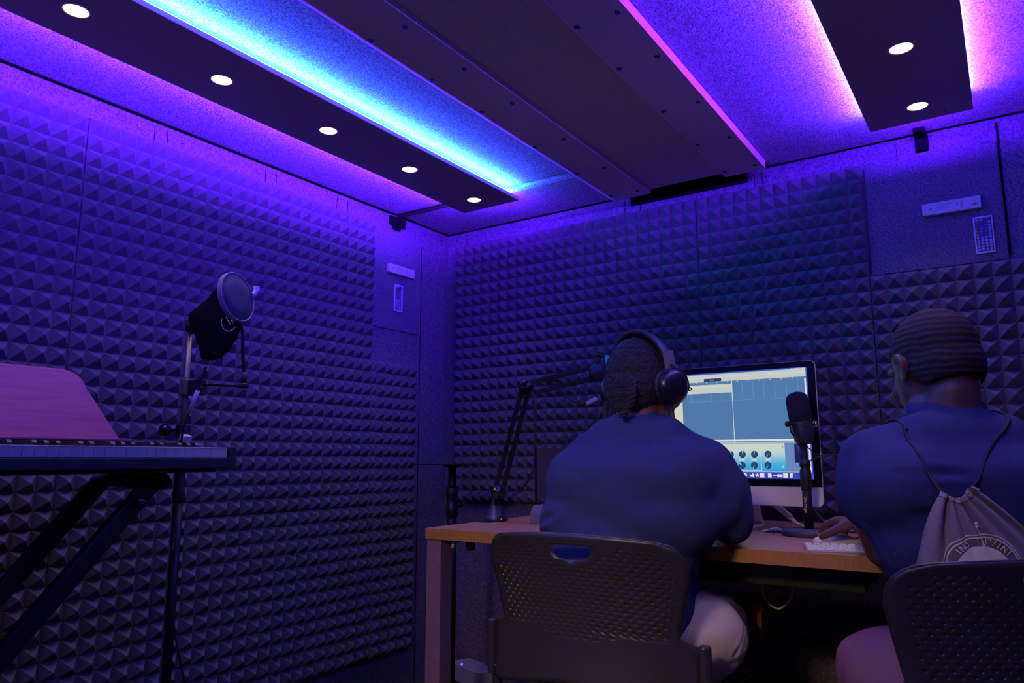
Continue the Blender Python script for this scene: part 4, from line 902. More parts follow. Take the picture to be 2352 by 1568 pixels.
# ================================================================ chairs
CHZ0, CHZ1 = .452, .792
def chair_shell(name, label, loc, rotz):
    ch = empty(name, label, 'chair', loc, rotz, 'perforated grey plastic chairs')
    # chair space: x right, y forward (towards the sitter's knees), z up; the back's rear face is near y = 0
    cw, chh = .0240, .0100; NX, NZ = 22, 34
    ztop = CHZ1; zbot = ztop-NZ*chh
    def halfw(z):
        if z < .566: return .262
        if z < .585: s = (z-.566)/.019; return .262+(.222-.262)*(s*s*(3-2*s))
        h = .222+(.2535-.222)*min(1, (z-.585)/.13)
        r = .062; d = z-(ztop-r)
        if d > 0: h = h-r+sqrt(max(0, r*r-d*d))
        return h
    def zcurve(u, z):
        t = (z-zbot)/(ztop-zbot)
        # top edge crowns a little, bottom edge arches up in the middle
        return z+(-.010*u*u)*t**2+(1-t)**2*(.018*cos(min(1, abs(u))*pi*.9)-.004)
    def P(u, z, dep=0.0):
        hw = halfw(z); x = u*hw
        t = (z-zbot)/(ztop-zbot)
        y = -.055*t+.012*sin(t*pi)-.030*(1-t)**2.5 + .062*(abs(x)/.25)**2.2*(1-.25*t) + dep
        return V(x, y, zcurve(u, z))
    bm = bmesh.new(); cache = {}
    def vert(i2, j, ring=None, key=None):
        # i2 in half cells
        k = (i2, j) if key is None else key
        if k not in cache:
            u = -1+i2/NX; z = ztop-j*chh/2; cache[k] = bm.verts.new(P(u, z))
        return cache[k]
    slot = lambda x, z: ((x/.052)**2+((z-.762)/.030)**2 < 1) and z < .768
    def hole_ok(u, z, x):
        if abs(u) > .865 or z > .768: return False
        if z < .555-.012*cos(u*pi*1.5)+.008: return False
        if ((x/.074)**2+((z-.765)/.050)**2) < 1: return False
        if z > .752 and abs(u) > .80: return False
        if abs(x) < .10 and z > .75: return False
        return True
    for r in range(NZ):
        off = r % 2; cells = []
        if off: cells.append((0, 1)); i = 1
        else: i = 0
        while i+2 <= 2*NX: cells.append((i, i+2)); i += 2
        if i < 2*NX: cells.append((i, 2*NX))
        for a, b in cells:
            z = ztop-(r+.5)*chh; mid = (a+b)/2; u = -1+mid/NX; x = u*halfw(z)
            T = 2*r; Bm = 2*r+2
            if b-a == 2:
                top = [vert(a, T), vert(a+1, T), vert(b, T)]; bot = [vert(b, Bm), vert(a+1, Bm), vert(a, Bm)]
            else:
                top = [vert(a, T), vert(b, T)]; bot = [vert(b, Bm), vert(a, Bm)]
            if b-a == 2 and hole_ok(u, z, x):
                ml = vert(a, T+1); mr_ = vert(b, T+1)
                outer = [top[0], top[1], top[2], mr_, bot[0], bot[1], bot[2], ml]
                hw = halfw(z); rings = []
                for rr, dep in ((.0046, 0.0), (.0034, .0014)):
                    ring = []
                    for k in range(8):
                        an = radians(135-45*k); du = rr*cos(an)/hw; dz = rr*sin(an)
                        ring.append(bm.verts.new(P(u+du, z+dz, dep)))
                    rings.append(ring)
                ring = rings[0]
                for k in range(8): bm.faces.new((outer[k], outer[(k+1) % 8], ring[(k+1) % 8], ring[k]))
                for k in range(8): bm.faces.new((rings[0][k], rings[0][(k+1) % 8], rings[1][(k+1) % 8], rings[1][k])).material_index = 1
            else:
                L = list(top)
                if (b, T+1) in cache or (b < 2*NX and False): pass
                bm.faces.new(top+bot)
    bmesh.ops.recalc_face_normals(bm, faces=bm.faces)
    s = obj('backrest', bm, [M_chair, M_chair], ch)
    for p in s.data.polygons: p.use_smooth = p.material_index == 0
    so = s.modifiers.new('thick', 'SOLIDIFY'); so.thickness = .0036; so.offset = -1
    # cut the half moon grip through the shell
    hl = []
    for i in range(40):
        a = 2*pi*i/40; x = .054*(abs(cos(a))**.7)*(1 if cos(a) > 0 else -1); zz = .766+(.004*sin(a) if sin(a) > 0 else .035*sin(a))
        q = P(x/halfw(zz), zz, 0); hl.append((q.x, -.14, q.z))
    cb_ = prism(bmesh.new(), hl, (0, .20, 0)); cm = bpy.data.meshes.new('c'); cb_.to_mesh(cm); cb_.free()
    co_ = bpy.data.objects.new('c', cm); COL.objects.link(co_); co_.parent = ch
    bo_ = s.modifiers.new('grip', 'BOOLEAN'); bo_.operation = 'DIFFERENCE'; bo_.object = co_; bo_.solver = 'EXACT'
    bpy.context.view_layer.update(); dg = bpy.context.evaluated_depsgraph_get(); nm_ = bpy.data.meshes.new_from_object(s.evaluated_get(dg))
    print('grip cut', len(s.data.polygons), len(nm_.polygons)); s.modifiers.clear(); s.data = nm_; bpy.data.objects.remove(co_)
    # rim round the shell and round the handle
    rim = [P(-1, z) for z in [zbot+i*.008 for i in range(int((ztop-zbot)/.008)+1)]]
    top = [P(-1+2*i/30, ztop) for i in range(31)]
    rightp = [P(1, z) for z in [ztop-i*.008 for i in range(int((ztop-zbot)/.008)+1)]]
    botp = [P(1-2*i/24, zbot) for i in range(25)]
    loop = []
    for p in rim+top+rightp+botp:
        p = p+V(0, .002, 0)
        if not loop or (p-loop[-1]).length > .004: loop.append(p)
    if (loop[0]-loop[-1]).length < .004: loop.pop()
    bm = bmesh.new(); tube(bm, loop, .0029, n=8, closed=True, raw=True); obj('rim', bm, M_chair, ch)
    hl = []
    for i in range(40):
        a = 2*pi*i/40; x = .056*(abs(cos(a))**.7)*(1 if cos(a) > 0 else -1); zz = .766+(.004*sin(a) if sin(a) > 0 else .036*sin(a))
        z = zz; hl.append(P(x/halfw(z), z, .001))
    bm = bmesh.new(); tube(bm, hl, .0032, n=8, closed=True, raw=True); obj('handle_rim', bm, M_chair, ch)
    # side sockets where the back meets the frame
    for sx in (-1, 1):
        bm = bmesh.new(); px_ = sx*.2715; c = P(sx*.99, .50)
        pts = [(px_+.0135*cos(a), c.y+.004+.017*sin(a)) for a in [2*pi*i/20 for i in range(20)]]
        prism(bm, [(x, y, .435) for x, y in pts], (0, 0, .130)); obj('side_socket', bm, M_chair, ch, bevel=.004)
        bm = bmesh.new(); xx = sx*.262
        tube(bm, [V(xx, c.y, .46), V(xx, c.y+.005, .40), V(xx, c.y-.01, .20), V(xx*1.04, c.y-.06, .012)], .0115); obj('leg', bm, M_chairm, ch)
        bm = bmesh.new(); tube(bm, [V(xx, c.y+.01, .425), V(xx, c.y+.10, .432), V(xx, c.y+.34, .430), V(xx, c.y+.385, .40), V(xx*1.02, c.y+.40, .20), V(xx*1.04, c.y+.42, .012)], .0115); obj('leg', bm, M_chairm, ch)
        for yy_ in (c.y-.06, c.y+.42):
            bm = bmesh.new(); cyl(bm, V(xx*1.04, yy_, 0), V(xx*1.04, yy_, .018), .016); obj('foot_glide', bm, M_rubber, ch)
    bm = bmesh.new(); pts = rrect(.46, .44, .07, 6); A = []
    for zoff, s_ in ((0, 1), (.008, 1.0), (.016, .96)):
        A.append([bm.verts.new((x*s_, .065+.215+y*s_, .424+zoff-.02*(abs(x)/.23)**2*0)) for x, y in pts])
    for a, b in zip(A, A[1:]):
        for i in range(len(a)): bm.faces.new((a[i], a[(i+1) % len(a)], b[(i+1) % len(a)], b[i]))
    bm.faces.new(A[0][::-1]); bm.faces.new(A[-1]); obj('seat', bm, M_chair, ch, bevel=.003)
    bm = bmesh.new(); tube(bm, [V(-.25, .12, .425), V(0, .12, .422), V(.25, .12, .425)], .010); tube(bm, [V(-.25, .36, .425), V(0, .36, .422), V(.25, .36, .425)], .010); obj('seat_frame', bm, M_chairm, ch)
    return ch
ch1 = chair_shell('stacking_chair', 'grey perforated plastic chair under the person with headphones', (1.388, -1.215, 0), radians(1.5))
ch2 = copy_tree(ch1); ch2.location = (2.258, -1.169, 0); ch2.rotation_euler = (0, 0, radians(31))
ch2['label'] = 'grey perforated plastic chair at the lower right, behind the drawstring bag'

# ================================================================ people
RX = lambda a: Matrix.Rotation(a, 3, 'X')
RY = lambda a: Matrix.Rotation(a, 3, 'Y')
RZ = lambda a: Matrix.Rotation(a, 3, 'Z')
def head_prims(c, rot, s=1.0, fat=1.0):
    c = Vector(c)
    def p(x, y, z): return c+rot @ (V(x, y, z)*s)
    L = [ell(p(0, -.012, .028), (.0755*s*fat, .097*s, .092*s), rot), ell(p(0, .030, -.02), (.064*s*fat, .072*s, .080*s), rot), ell(p(0, .040, -.062), (.052*s*fat, .058*s, .052*s), rot),
         cap(p(0, .072, -.098), p(0, .066, -.090), .022*s, .026*s), cap(p(-.045, .02, -.075), p(0, .07, -.10), .020*s, .018*s), cap(p(.045, .02, -.075), p(0, .07, -.10), .020*s, .018*s),
         cap(p(0, .096, .012), p(0, .112, -.028), .0085*s, .0125*s), cap(p(-.011, .100, -.034), p(.011, .100, -.034), .0095*s, .0095*s),
         cap(p(-.040, .084, .030), p(.040, .084, .030), .011*s, .011*s), ell(p(-.040, .070, -.025), (.022*s, .022*s, .018*s), rot), ell(p(.040, .070, -.025), (.022*s, .022*s, .018*s), rot),
         cap(p(-.018, .092, -.060), p(.018, .092, -.060), .0085*s, .0085*s), cap(p(-.015, .090, -.072), p(.015, .090, -.072), .0085*s, .0085*s)]
    for sx in (-1, 1):   # ears: rim, lobe and hollow
        rim = [p(sx*.078, .006, .014), p(sx*.085, -.004, .026), p(sx*.088, -.018, .022), p(sx*.087, -.024, .004), p(sx*.082, -.016, -.016), p(sx*.078, -.006, -.030), p(sx*.077, .003, -.026)]
        L += chain(rim, [.0048*s, .0052*s, .0055*s, .0052*s, .0052*s, .0068*s, .005*s]); L.append(ell(p(sx*.077, -.006, -.002), (.006*s, .017*s, .026*s), rot))
    return L
def face_bits(c, rot, s, par, o):
    c = Vector(c)
    def p(x, y, z): return c+rot @ (V(x, y, z)*s)-o
    for sx in (-1, 1):
        bm = bmesh.new(); g = bmesh.ops.create_uvsphere(bm, u_segments=16, v_segments=12, radius=.0115*s); bmesh.ops.translate(bm, vec=p(sx*.030, .0745, .004), verts=bm.verts)
        e = obj('eye', bm, M_eye, par, smooth=True)
        bm = bmesh.new(); g = bmesh.ops.create_uvsphere(bm, u_segments=14, v_segments=10, radius=.0058*s); bmesh.ops.translate(bm, vec=p(sx*.0295, .0812, .002), verts=bm.verts); obj('iris', bm, M_iris, e, smooth=True)
        bm = bmesh.new(); tube(bm, [p(sx*.014, .0955, .026), p(sx*.030, .0975, .032), p(sx*.047, .0875, .027)], .0032*s, n=6); obj('eyebrow', bm, M_hair1, par)
    bm = bmesh.new(); tube(bm, [p(-.024, .090, -.0655), p(-.009, .1015, -.0625), p(0, .1010, -.064), p(.009, .1015, -.0625), p(.024, .090, -.0655)], .0038*s); tube(bm, [p(-.022, .089, -.067), p(0, .1005, -.0725), p(.022, .089, -.067)], .0045*s); obj('lips', bm, M_lip, par)
def hand_prims(wrist, d, up, thumb_side, s=1.0, curl=.5, spread=.10, thumb=None):
    """palm, four unequal bent fingers and a thumb leaving the palm's side. d: towards the fingertips, up: back of the hand"""
    w_ = Vector(wrist); d = Vector(d).normalized(); up = Vector(up); up = (up-d*up.dot(d)).normalized(); sd = d.cross(up).normalized()*thumb_side
    L = [cap(w_, w_+d*.025*s, .024*s, .026*s)]
    for k in range(4):   # palm rays
        o = (1.5-k)*.0185*s; L.append(cap(w_+d*.018*s+sd*o*.7, w_+d*.082*s+sd*o-up*.001*k*s, .0135*s, .0115*s))
    tips = []
    for k, (ln, r) in enumerate(((.070, .0088), (.078, .0090), (.072, .0086), (.058, .0077))):
        o = (1.5-k)*.0185*s; a0 = w_+d*.084*s+sd*o; an = spread*(1.5-k)/1.5; dd = (d*cos(an)+sd*sin(an)).normalized(); a = curl*.45; p = a0; pts = [p]
        for f_ in (.44, .31, .25):
            dirv = dd*cos(a)-up*sin(a); p = p+dirv*ln*f_*s; pts.append(p); a += curl*.75
        L += chain(pts, [r*s, r*.95*s, r*.88*s, r*.78*s]); tips.append((pts[-1], pts[-1]-pts[-2], r*.8*s))
    t0 = w_+d*.022*s+sd*.024*s-up*.004*s; td = thumb if thumb else (d*.75+sd*.62-up*.25).normalized(); td = Vector(td).normalized()
    t1 = t0+td*.040*s; t2 = t1+(td*.85+d*.35-up*.15).normalized()*.030*s; t3 = t2+(td*.6+d*.6-up*.2).normalized()*.022*s
    L += chain([t0, t1, t2, t3], [.0150*s, .0118*s, .0108*s, .0090*s]); tips.append((t3, t3-t2, .0092*s))
    return L, tips, up
def nails(tips, up, par, o):
    for p, d, r in tips:
        d = Vector(d).normalized(); u = (up-d*up.dot(d)).normalized(); s = d.cross(u); bm = bmesh.new()
        g = bmesh.ops.create_uvsphere(bm, u_segments=12, v_segments=8, radius=1); rot = Matrix((s, d, u)).transposed()
        bmesh.ops.transform(bm, matrix=Matrix.Translation(p+u*r*.72+d*r*.15-o) @ rot.to_4x4() @ Matrix.Diagonal((r*.62, r*.85, r*.28, 1)), verts=g['verts']); obj('fingernail', bm, M_nail, par, smooth=True)
def shifted(prims, o):
    out = []
    for p in prims:
        if p[0] == 'e': out.append(('e', p[1]-o, p[2], p[3]))
        else: out.append(('c', p[1]-o, p[2]-o, p[3], p[4]))
    return out

# ---- person with headphones
O1 = V(1.40, -1.02, 0)
p1 = empty('person', 'person in a navy T-shirt and beige trousers wearing headphones, seated at the desk', 'person', O1)
H1 = V(1.458, -.985, 1.148); HR1 = RZ(radians(-19)) @ RX(radians(-12))
# skin: head, neck, arms and hands, one continuous body reaching down through the shirt
LE, RE = V(1.222, -.925, .800), V(1.655, -.930, .800)
LW, RW = V(1.300, -.735, .782), V(1.560, -.700, .782)
hl, tl, ul = hand_prims(LW, V(.25, .95, -.10), V(0, 0, 1), 1, .98, .45); hr, trp, ur = hand_prims(RW, V(-.20, .97, -.10), V(0, 0, 1), -1, .98, .45)
body = head_prims(H1, HR1, 1.0, 1.04)+[cap((1.452, -1.005, 1.10), (1.446, -1.015, 1.01), .058, .066), ell(V(1.44, -1.015, .92), (.135, .085, .11)), ell(V(1.41, -1.035, .74), (.13, .085, .18)), ell(V(1.40, -1.03, .56), (.13, .095, .09)),
      cap((1.38, -1.0, .975), (1.29, -.985, .960), .05, .05), cap((1.50, -1.0, .975), (1.61, -.99, .955), .05, .05)]
body += chain([V(1.285, -.985, .95), V(1.245, -.955, .87), LE], [.042, .042, .040])+chain([LE, (LE+LW)/2, LW], [.043, .038, .026])
body += chain([V(1.615, -.99, .95), V(1.640, -.965, .87), RE], [.042, .042, .040])+chain([RE, (RE+RW)/2, RW], [.043, .038, .026])
body += hl+hr
# legs inside the trousers, feet
K1L, K1R = V(1.215, -.600, .510), V(1.475, -.580, .490)
body += chain([V(1.33, -.98, .53), K1L], [.075, .055])+chain([V(1.50, -.98, .53), K1R], [.075, .055])+chain([K1L, V(1.235, -.60, .10)], [.052, .036])+chain([K1R, V(1.46, -.64, .10)], [.052, .036])
bo = fuse('body', shifted(body, O1), .0045, M_skin1, p1, smooth=4)
face_bits(H1, HR1, 1.0, p1, O1); nails(tl, ul, p1, O1); nails(trp, ur, p1, O1)
shirt = [ell(V(1.382, -1.035, .590), (.197, .138, .120)), ell(V(1.400, -1.045, .72), (.208, .138, .16)), ell(V(1.425, -1.030, .86), (.212, .132, .145)), ell(V(1.445, -1.010, .955), (.185, .115, .090)),
         cap((1.40, -1.005, 1.012), (1.305, -1.00, .972), .056, .060), cap((1.49, -1.005, 1.015), (1.605, -1.00, .955), .052, .060), cap((1.448, -1.008, 1.045), (1.446, -1.012, 1.00), .066, .080),
         cap((1.31, -1.055, .90), (1.57, -1.055, .91), .098, .098), cap((1.30, -1.055, .80), (1.56, -1.055, .82), .105, .105), cap((1.38, -1.03, 1.0), (1.52, -1.03, 1.0), .068, .072), cap((1.30, -1.03, .925), (1.25, -.99, .85), .07, .07), cap((1.585, -1.03, .925), (1.62, -1.0, .85), .072, .075), cap((1.33, -1.0, .60), (1.47, -1.0, .60), .13, .13)]
shirt += chain([V(1.278, -.995, .945), V(1.225, -.965, .885), V(1.218, -.940, .815)], [.066, .062, .058])
shirt += chain([V(1.618, -.995, .945), V(1.650, -.970, .885), V(1.655, -.945, .812)], [.068, .066, .060])
shirt += [cap((1.540, -1.075, .505), (1.552, -1.065, .62), .045, .050), cap((1.22, -1.06, .53), (1.22, -1.05, .62), .045, .05)]
fl = folds([((1.34, -1.16, .985), (1.56, -1.13, .985), .006, .008), ((1.30, -1.18, .935), (1.40, -1.18, .945), .004, .008), ((1.24, -1.16, .83), (1.33, -1.18, .86), .005, .009),
            ((1.56, -1.13, .90), (1.63, -1.08, .84), .005, .010), ((1.63, -1.08, .84), (1.645, -1.03, .77), .009, .011), ((1.605, -1.06, .73), (1.48, -1.16, .745), .017, .009), ((1.605, -1.07, .695), (1.50, -1.16, .690), .017, .009),
            ((1.60, -1.08, .66), (1.52, -1.16, .645), .014, .008), ((1.215, -1.14, .80), (1.32, -1.18, .84), .009, .010), ((1.20, -1.12, .765), (1.30, -1.18, .785), .009, .009), ((1.60, -1.09, .62), (1.57, -1.13, .56), .008, .009),
            ((1.69, -1.00, .88), (1.66, -1.01, .80), .006, .009), ((1.45, -1.16, 1.01), (1.38, -1.14, 1.02), .004, .008), ((1.40, -1.185, .90), (1.55, -1.165, .885), .003, .010)], amp=.0025, sc=13)
fuse('shirt', shifted(shirt, O1), .0055, M_shirt, p1, smooth=34, edit=lambda p, n: fl(p+O1, n))
bm = bmesh.new(); tube(bm, [V(1.448+.064*cos(a)-O1.x, -1.004+.060*sin(a)-O1.y, 1.068+.012*sin(a)) for a in [2*pi*i/36 for i in range(36)]], .0058, n=8, closed=True, raw=True); obj('collar', bm, M_shirt, p1)
tr = [cap((1.31, -1.01, .545), (1.48, -1.01, .545), .115, .115), ell(V(1.40, -1.08, .54), (.17, .07, .085)), ell(V(1.575, -.975, .540), (.112, .13, .100))]
tr += chain([V(1.30, -1.0, .535), V(1.26, -.80, .54), K1L], [.110, .095, .075])+chain([V(1.555, -.99, .535), V(1.545, -.80, .52), K1R], [.115, .098, .078])
tr += chain([K1L, V(1.235, -.60, .30), V(1.235, -.60, .11)], [.074, .062, .058])+chain([K1R, V(1.465, -.62, .30), V(1.46, -.64, .11)], [.076, .064, .058])
ft = folds([((1.595+.016*i, -1.085+.012*i, .50+.004*i), (1.61+.014*i, -1.0+.006*i, .645-.016*i), .006, .0055) for i in range(6)]+[((1.66, -1.03, .50), (1.69, -.90, .53), .006, .008), ((1.60, -1.05, .575), (1.685, -.99, .565), .0025, .003)], amp=.004, sc=16, seed=3)
fuse('trousers', shifted(tr, O1), .0045, M_pants, p1, smooth=6, edit=lambda p, n: ft(p+O1, n))
for (x, y), nm in (((1.235, -.575), 0), ((1.46, -.615), 1)):
    bm = bmesh.new(); sh = shifted([cap((x, y-.06, .045), (x, y+.12, .038), .042, .036), cap((x, y-.06, .075), (x, y, .070), .040, .036), cap((x, y-.07, .028), (x, y+.13, .026), .040, .036)], O1)
    fuse('shoe', sh, .005, M_black, p1, smooth=4); bm = bmesh.new(); bm = prism(bm, [(x-O1.x+a, y-O1.y+.03+b, 0.0) for a, b in rrect(.088, .28, .040, 6)], (0, 0, .022)); obj('sole', bm, M_print, p1)
# hair: cropped curls and two short twists at the neck
def hp(x, y, z): return H1+HR1 @ V(x, y, z)
hair = [ell(hp(0, -.016, .030), (.0835, .0985, .0945), HR1), ell(hp(0, -.036, -.010), (.0805, .074, .078), HR1), ell(hp(0, -.048, -.055), (.060, .040, .040), HR1)]
def curls(p, n): return n*(.0035*noise.noise(p*95)+.0028*noise.noise(p*210))
h1 = fuse('hair', shifted(hair, O1), .0036, M_hair1, p1, smooth=2, edit=curls, cut=lambda p: (HR1.transposed() @ (p+O1-H1)).y > .052 + .0*(p.z))
def twist(bm, pts, r):
    P = spline([Vector(q) for q in pts], 8); fx_, fy_, _ = frame_of(P[-1]-P[0])
    for ph in (0, 2*pi/3, 4*pi/3): tube(bm, [q+(fx_*cos(ph+i*.75)+fy_*sin(ph+i*.75))*r*.6 for i, q in enumerate(P)], [r*.8, r*.45], n=8, raw=True)
bm = bmesh.new(); twist(bm, [hp(.052, -.098, -.015)-O1, hp(.058, -.098, -.045)-O1, hp(.052, -.094, -.078)-O1, hp(.030, -.094, -.108)-O1], .0098); obj('hair_twist', bm, M_hair1, p1)
bm = bmesh.new(); twist(bm, [hp(-.064, -.060, -.055)-O1, hp(-.067, -.060, -.075)-O1, hp(-.058, -.064, -.098)-O1, hp(-.042, -.068, -.110)-O1], .0062); obj('hair_twist', bm, M_hair1, p1)
# glasses (worn, a thing of their own)
gs = empty('glasses', 'thin dark glasses seen past the right headphone cup', 'glasses', hp(0, .1, 0)); g0 = Vector(gs.location)
for sx in (-1, 1):
    bm = bmesh.new(); tube(bm, [hp(sx*.033+.025*cos(a), .108-.008*abs(cos(a)*.5+sx*.5), .004+.018*sin(a))-g0 for a in [2*pi*i/20 for i in range(20)]], .0016, n=6, closed=True, raw=True); obj('lens_rim', bm, M_blackm, gs)
    bm = bmesh.new(); tube(bm, [hp(sx*.060, .102, .010)-g0, hp(sx*.078, .095, .012)-g0, hp(sx*.086, .04, .010)-g0, hp(sx*.087, -.012, .004)-g0], .0017, n=6); obj('temple', bm, M_blackm, gs)
bm = bmesh.new(); tube(bm, [hp(-.010, .113, .008)-g0, hp(0, .118, .011)-g0, hp(.010, .113, .008)-g0], .0015, n=6); obj('bridge', bm, M_blackm, gs)
# headphones
hd = empty('headphones', 'black over ear headphones on the head of the person in beige trousers', 'headphones', H1)
def hq(x, y, z): return HR1 @ V(x, y, z)
def band(y0, R, zc, w_, th, a0, a1, n=30):
    bm = bmesh.new(); rs = []
    for i in range(n+1):
        a = radians(a0+(a1-a0)*i/n); c, s_ = cos(a), sin(a)
        rs.append([bm.verts.new(hq((R+t)*c, y0+q-.42*max(0, (R*1.06+t)*s_-.02), zc+(R*1.06+t)*s_)) for q, t in ((-w_/2, 0), (-w_/2, th*.7), (-w_*.25, th), (w_*.25, th), (w_/2, th*.7), (w_/2, 0))])
    for a, b in zip(rs, rs[1:]):
        for k in range(6): bm.faces.new((a[k], a[(k+1) % 6], b[(k+1) % 6], b[k]))
    bm.faces.new(rs[0][::-1]); bm.faces.new(rs[-1]); bmesh.ops.recalc_face_normals(bm, faces=bm.faces); return bm
obj('headband', band(-.014, .0960, .022, .040, .011, 22, 158), mat('padded headband', (.05, .045, .07), .4), hd, smooth=True, bevel=.001)
obj('headband_pad', band(-.014, .0880, .022, .034, .010, 38, 142), M_cloth_black, hd, smooth=True)
for sx in (-1, 1):
    a = 22 if sx > 0 else 158
    bm = bmesh.new(); q0 = hq(sx*.0975, -.028, .066); q1 = hq(sx*.1010, -.016, .030)
    bar(bm, q0+(q0-q1)*.25, q1, .030, .011, up=HR1 @ V(0, 1, 0)); obj('adjuster', bm, mat('grey adjuster', (.20, .17, .19), .4) if sx > 0 else M_black, hd, bevel=.001)
    if sx < 0:
        bm = bmesh.new(); g = bmesh.ops.create_uvsphere(bm, u_segments=16, v_segments=10, radius=1); bmesh.ops.transform(bm, matrix=Matrix.Translation(hq(-.099, -.046, .066)) @ (HR1 @ RY(-.35)).to_4x4() @ Matrix.Diagonal((.006, .009, .019, 1)), verts=bm.verts); obj('teal_badge', bm, mat('teal badge', (.05, .42, .45), .4), hd, smooth=True)
    axs = HR1 @ V(sx, -.10, -.05)
    bm = bmesh.new(); lathe(bm, [(.030, 0), (.043, .003), (.0485, .010), (.0480, .018), (.043, .024), (.034, .026)], base=hq(sx*.076, -.004, -.010), axis=axs, n=40)
    for v in bm.verts: pass
    obj('ear_pad', bm, M_cloth_black if False else mat('pleated leather pad', (.014, .012, .018), .45, bump=(160, 1.0, .004)), hd)
    bm = bmesh.new(); lathe(bm, [(.043, .022), (.0465, .028), (.0455, .036), (.036, .046), (.024, .052), (.010, .054), (.001, .0545)], base=hq(sx*.076, -.004, -.010), axis=axs, n=40); obj('ear_cup', bm, mat('satin black cup', (.010, .010, .014), .28), hd)
    bm = bmesh.new(); c_ = hq(sx*.108, -.004, -.010); fwd_ = HR1 @ V(0, 1, 0); upv = HR1 @ V(0, 0, 1); ax_ = axs.normalized()
    fw2 = (fwd_-ax_*fwd_.dot(ax_)).normalized(); up2 = ax_.cross(fw2)*(1 if sx > 0 else -1); up2 = up2 if up2.z > 0 else -up2
    tube(bm, [c_+(fw2*cos(radians(t))+up2*sin(radians(t)))*.0455 for t in range(0, 181, 15)], .0038, n=8, raw=True)
    bar(bm, c_+up2*.044, hq(sx*.1000, -.018, .044), .024, .009, up=fw2); obj('yoke', bm, M_black, hd)
bm = bmesh.new(); q = hq(.100, .004, -.055); tube(bm, [q, q+V(.002, .004, -.035), q+V(.004, .01, -.10), q+V(.0, .06, -.22), q+V(-.02, .12, -.33)], .0022, n=8); obj('cable', bm, M_cable, hd)
bm = bmesh.new(); q = hq(-.100, .004, -.050); tube(bm, [q, q+V(-.012, 0, -.03), q+V(-.004, -.01, -.055), q+V(.02, -.02, -.075), q+V(.032, -.028, -.078)], .0018, n=8); obj('coiled_lead', bm, M_cable, hd)

# something round under the chair
ub = empty('round_bag', 'black bag under the left chair with a cream disc ringed in red', 'bag', (1.205, -.80, .09))
fuse('bag_body', [ell(V(0, 0, .12), (.17, .10, .20)), ell(V(.02, 0, .0), (.17, .11, .085))], .008, mat('black nylon', (.03, .028, .03), .8), ub, smooth=4)
dn = V(.46, -.80, .42).normalized(); dc = V(.0, -.0, .155)+dn*.122
bm = bmesh.new(); lathe(bm, [(.098, -.03), (.098, .0), (.084, .003)], base=dc, axis=dn, n=48); obj('red_ring', bm, M_red, ub)
bm = bmesh.new(); lathe(bm, [(.085, -.03), (.085, .004), (.001, .005)], base=dc, axis=dn, n=48); obj('cream_disc', bm, M_cream, ub)

# ---- person with the drawstring bag
O2 = V(2.160, -1.045, 0); R2 = V(cos(radians(30)), sin(radians(30)), 0); F2 = V(-sin(radians(30)), cos(radians(30)), 0)
def q2(a, b, z): return O2+R2*a+F2*b+V(0, 0, z)
Z2 = RZ(radians(30))
p2 = empty('person', 'person with waved short hair, navy shirt and rose trousers, hand on the mouse', 'person', O2)
H2 = V(2.120, -.985, 1.146); HR2 = RZ(radians(39)) @ RX(radians(-20))
E2 = V(2.000, -1.010, .775); W2 = V(1.928, -.748, .806)
hm, t2, u2 = hand_prims(W2, V(-.70, .68, -.06), V(.10, .10, 1), -1, .98, .55, .16, thumb=V(-.85, .10, -.42))
W2b = V(2.30, -.72, .78); E2b = V(2.385, -.93, .80)
hm2, t2b, u2b = hand_prims(W2b, V(-.35, .93, -.06), V(0, 0, 1), -1, .98, .45)
body = head_prims(H2, HR2, 1.0, 1.0)+[cap(H2+HR2 @ V(0, -.030, -.065), q2(0, .045, 1.02), .048, .060), ell(q2(0, .02, .90), (.14, .08, .11), Z2), ell(q2(.01, -.01, .74), (.12, .085, .18), Z2), ell(q2(.01, -.01, .56), (.13, .095, .09), Z2),
      cap(q2(-.05, .05, .985), q2(-.14, .055, .955), .044, .044), cap(q2(.05, .05, .985), q2(.14, .055, .955), .044, .044)]
SL = q2(-.150, .06, .955); SR = q2(.178, .06, .955)
body += chain([SL, V(1.977, -1.068, .884), E2], [.040, .042, .038])+chain([E2, (E2+W2)/2, W2], [.040, .036, .025])+hm
body += chain([SR, (SR+E2b)/2, E2b], [.040, .042, .038])+chain([E2b, (E2b+W2b)/2, W2b], [.040, .036, .025])+hm2
K2L, K2R = V(1.985, -.965, .545), V(2.26, -.70, .53)
K2L = V(1.962, -.985, .520)
body += chain([q2(-.08, .02, .53), K2L+V(0.02, -.02, 0)], [.07, .055])+chain([q2(.08, .02, .53), K2R], [.07, .055])+chain([K2L, V(1.98, -.95, .10)], [.052, .036])+chain([K2R, V(2.26, -.72, .10)], [.052, .036])
fuse('body', shifted(body, O2), .0042, M_skin2, p2, smooth=4); face_bits(H2, HR2, 1.0, p2, O2); nails(t2, u2, p2, O2); nails(t2b, u2b, p2, O2)
def hp2(x, y, z): return H2+HR2 @ V(x, y, z)
hr2 = [ell(hp2(0, -.014, .033), (.0785, .0985, .0925), HR2), ell(hp2(0, -.030, -.008), (.0750, .078, .078), HR2)]
def cutline(p):
    q = HR2.transposed() @ (p+O2-H2)
    if q.y > .02: return q.z < .040+.35*(q.y-.02)
    return q.z < -.052+(.070 if q.y > -.035 else 0)*min(1, (q.y+.035)/.03)
fuse('hair', shifted(hr2, O2), .0036, M_hair2, p2, smooth=3, edit=lambda p, n: n*(.0012*noise.noise(p*150)), cut=cutline)
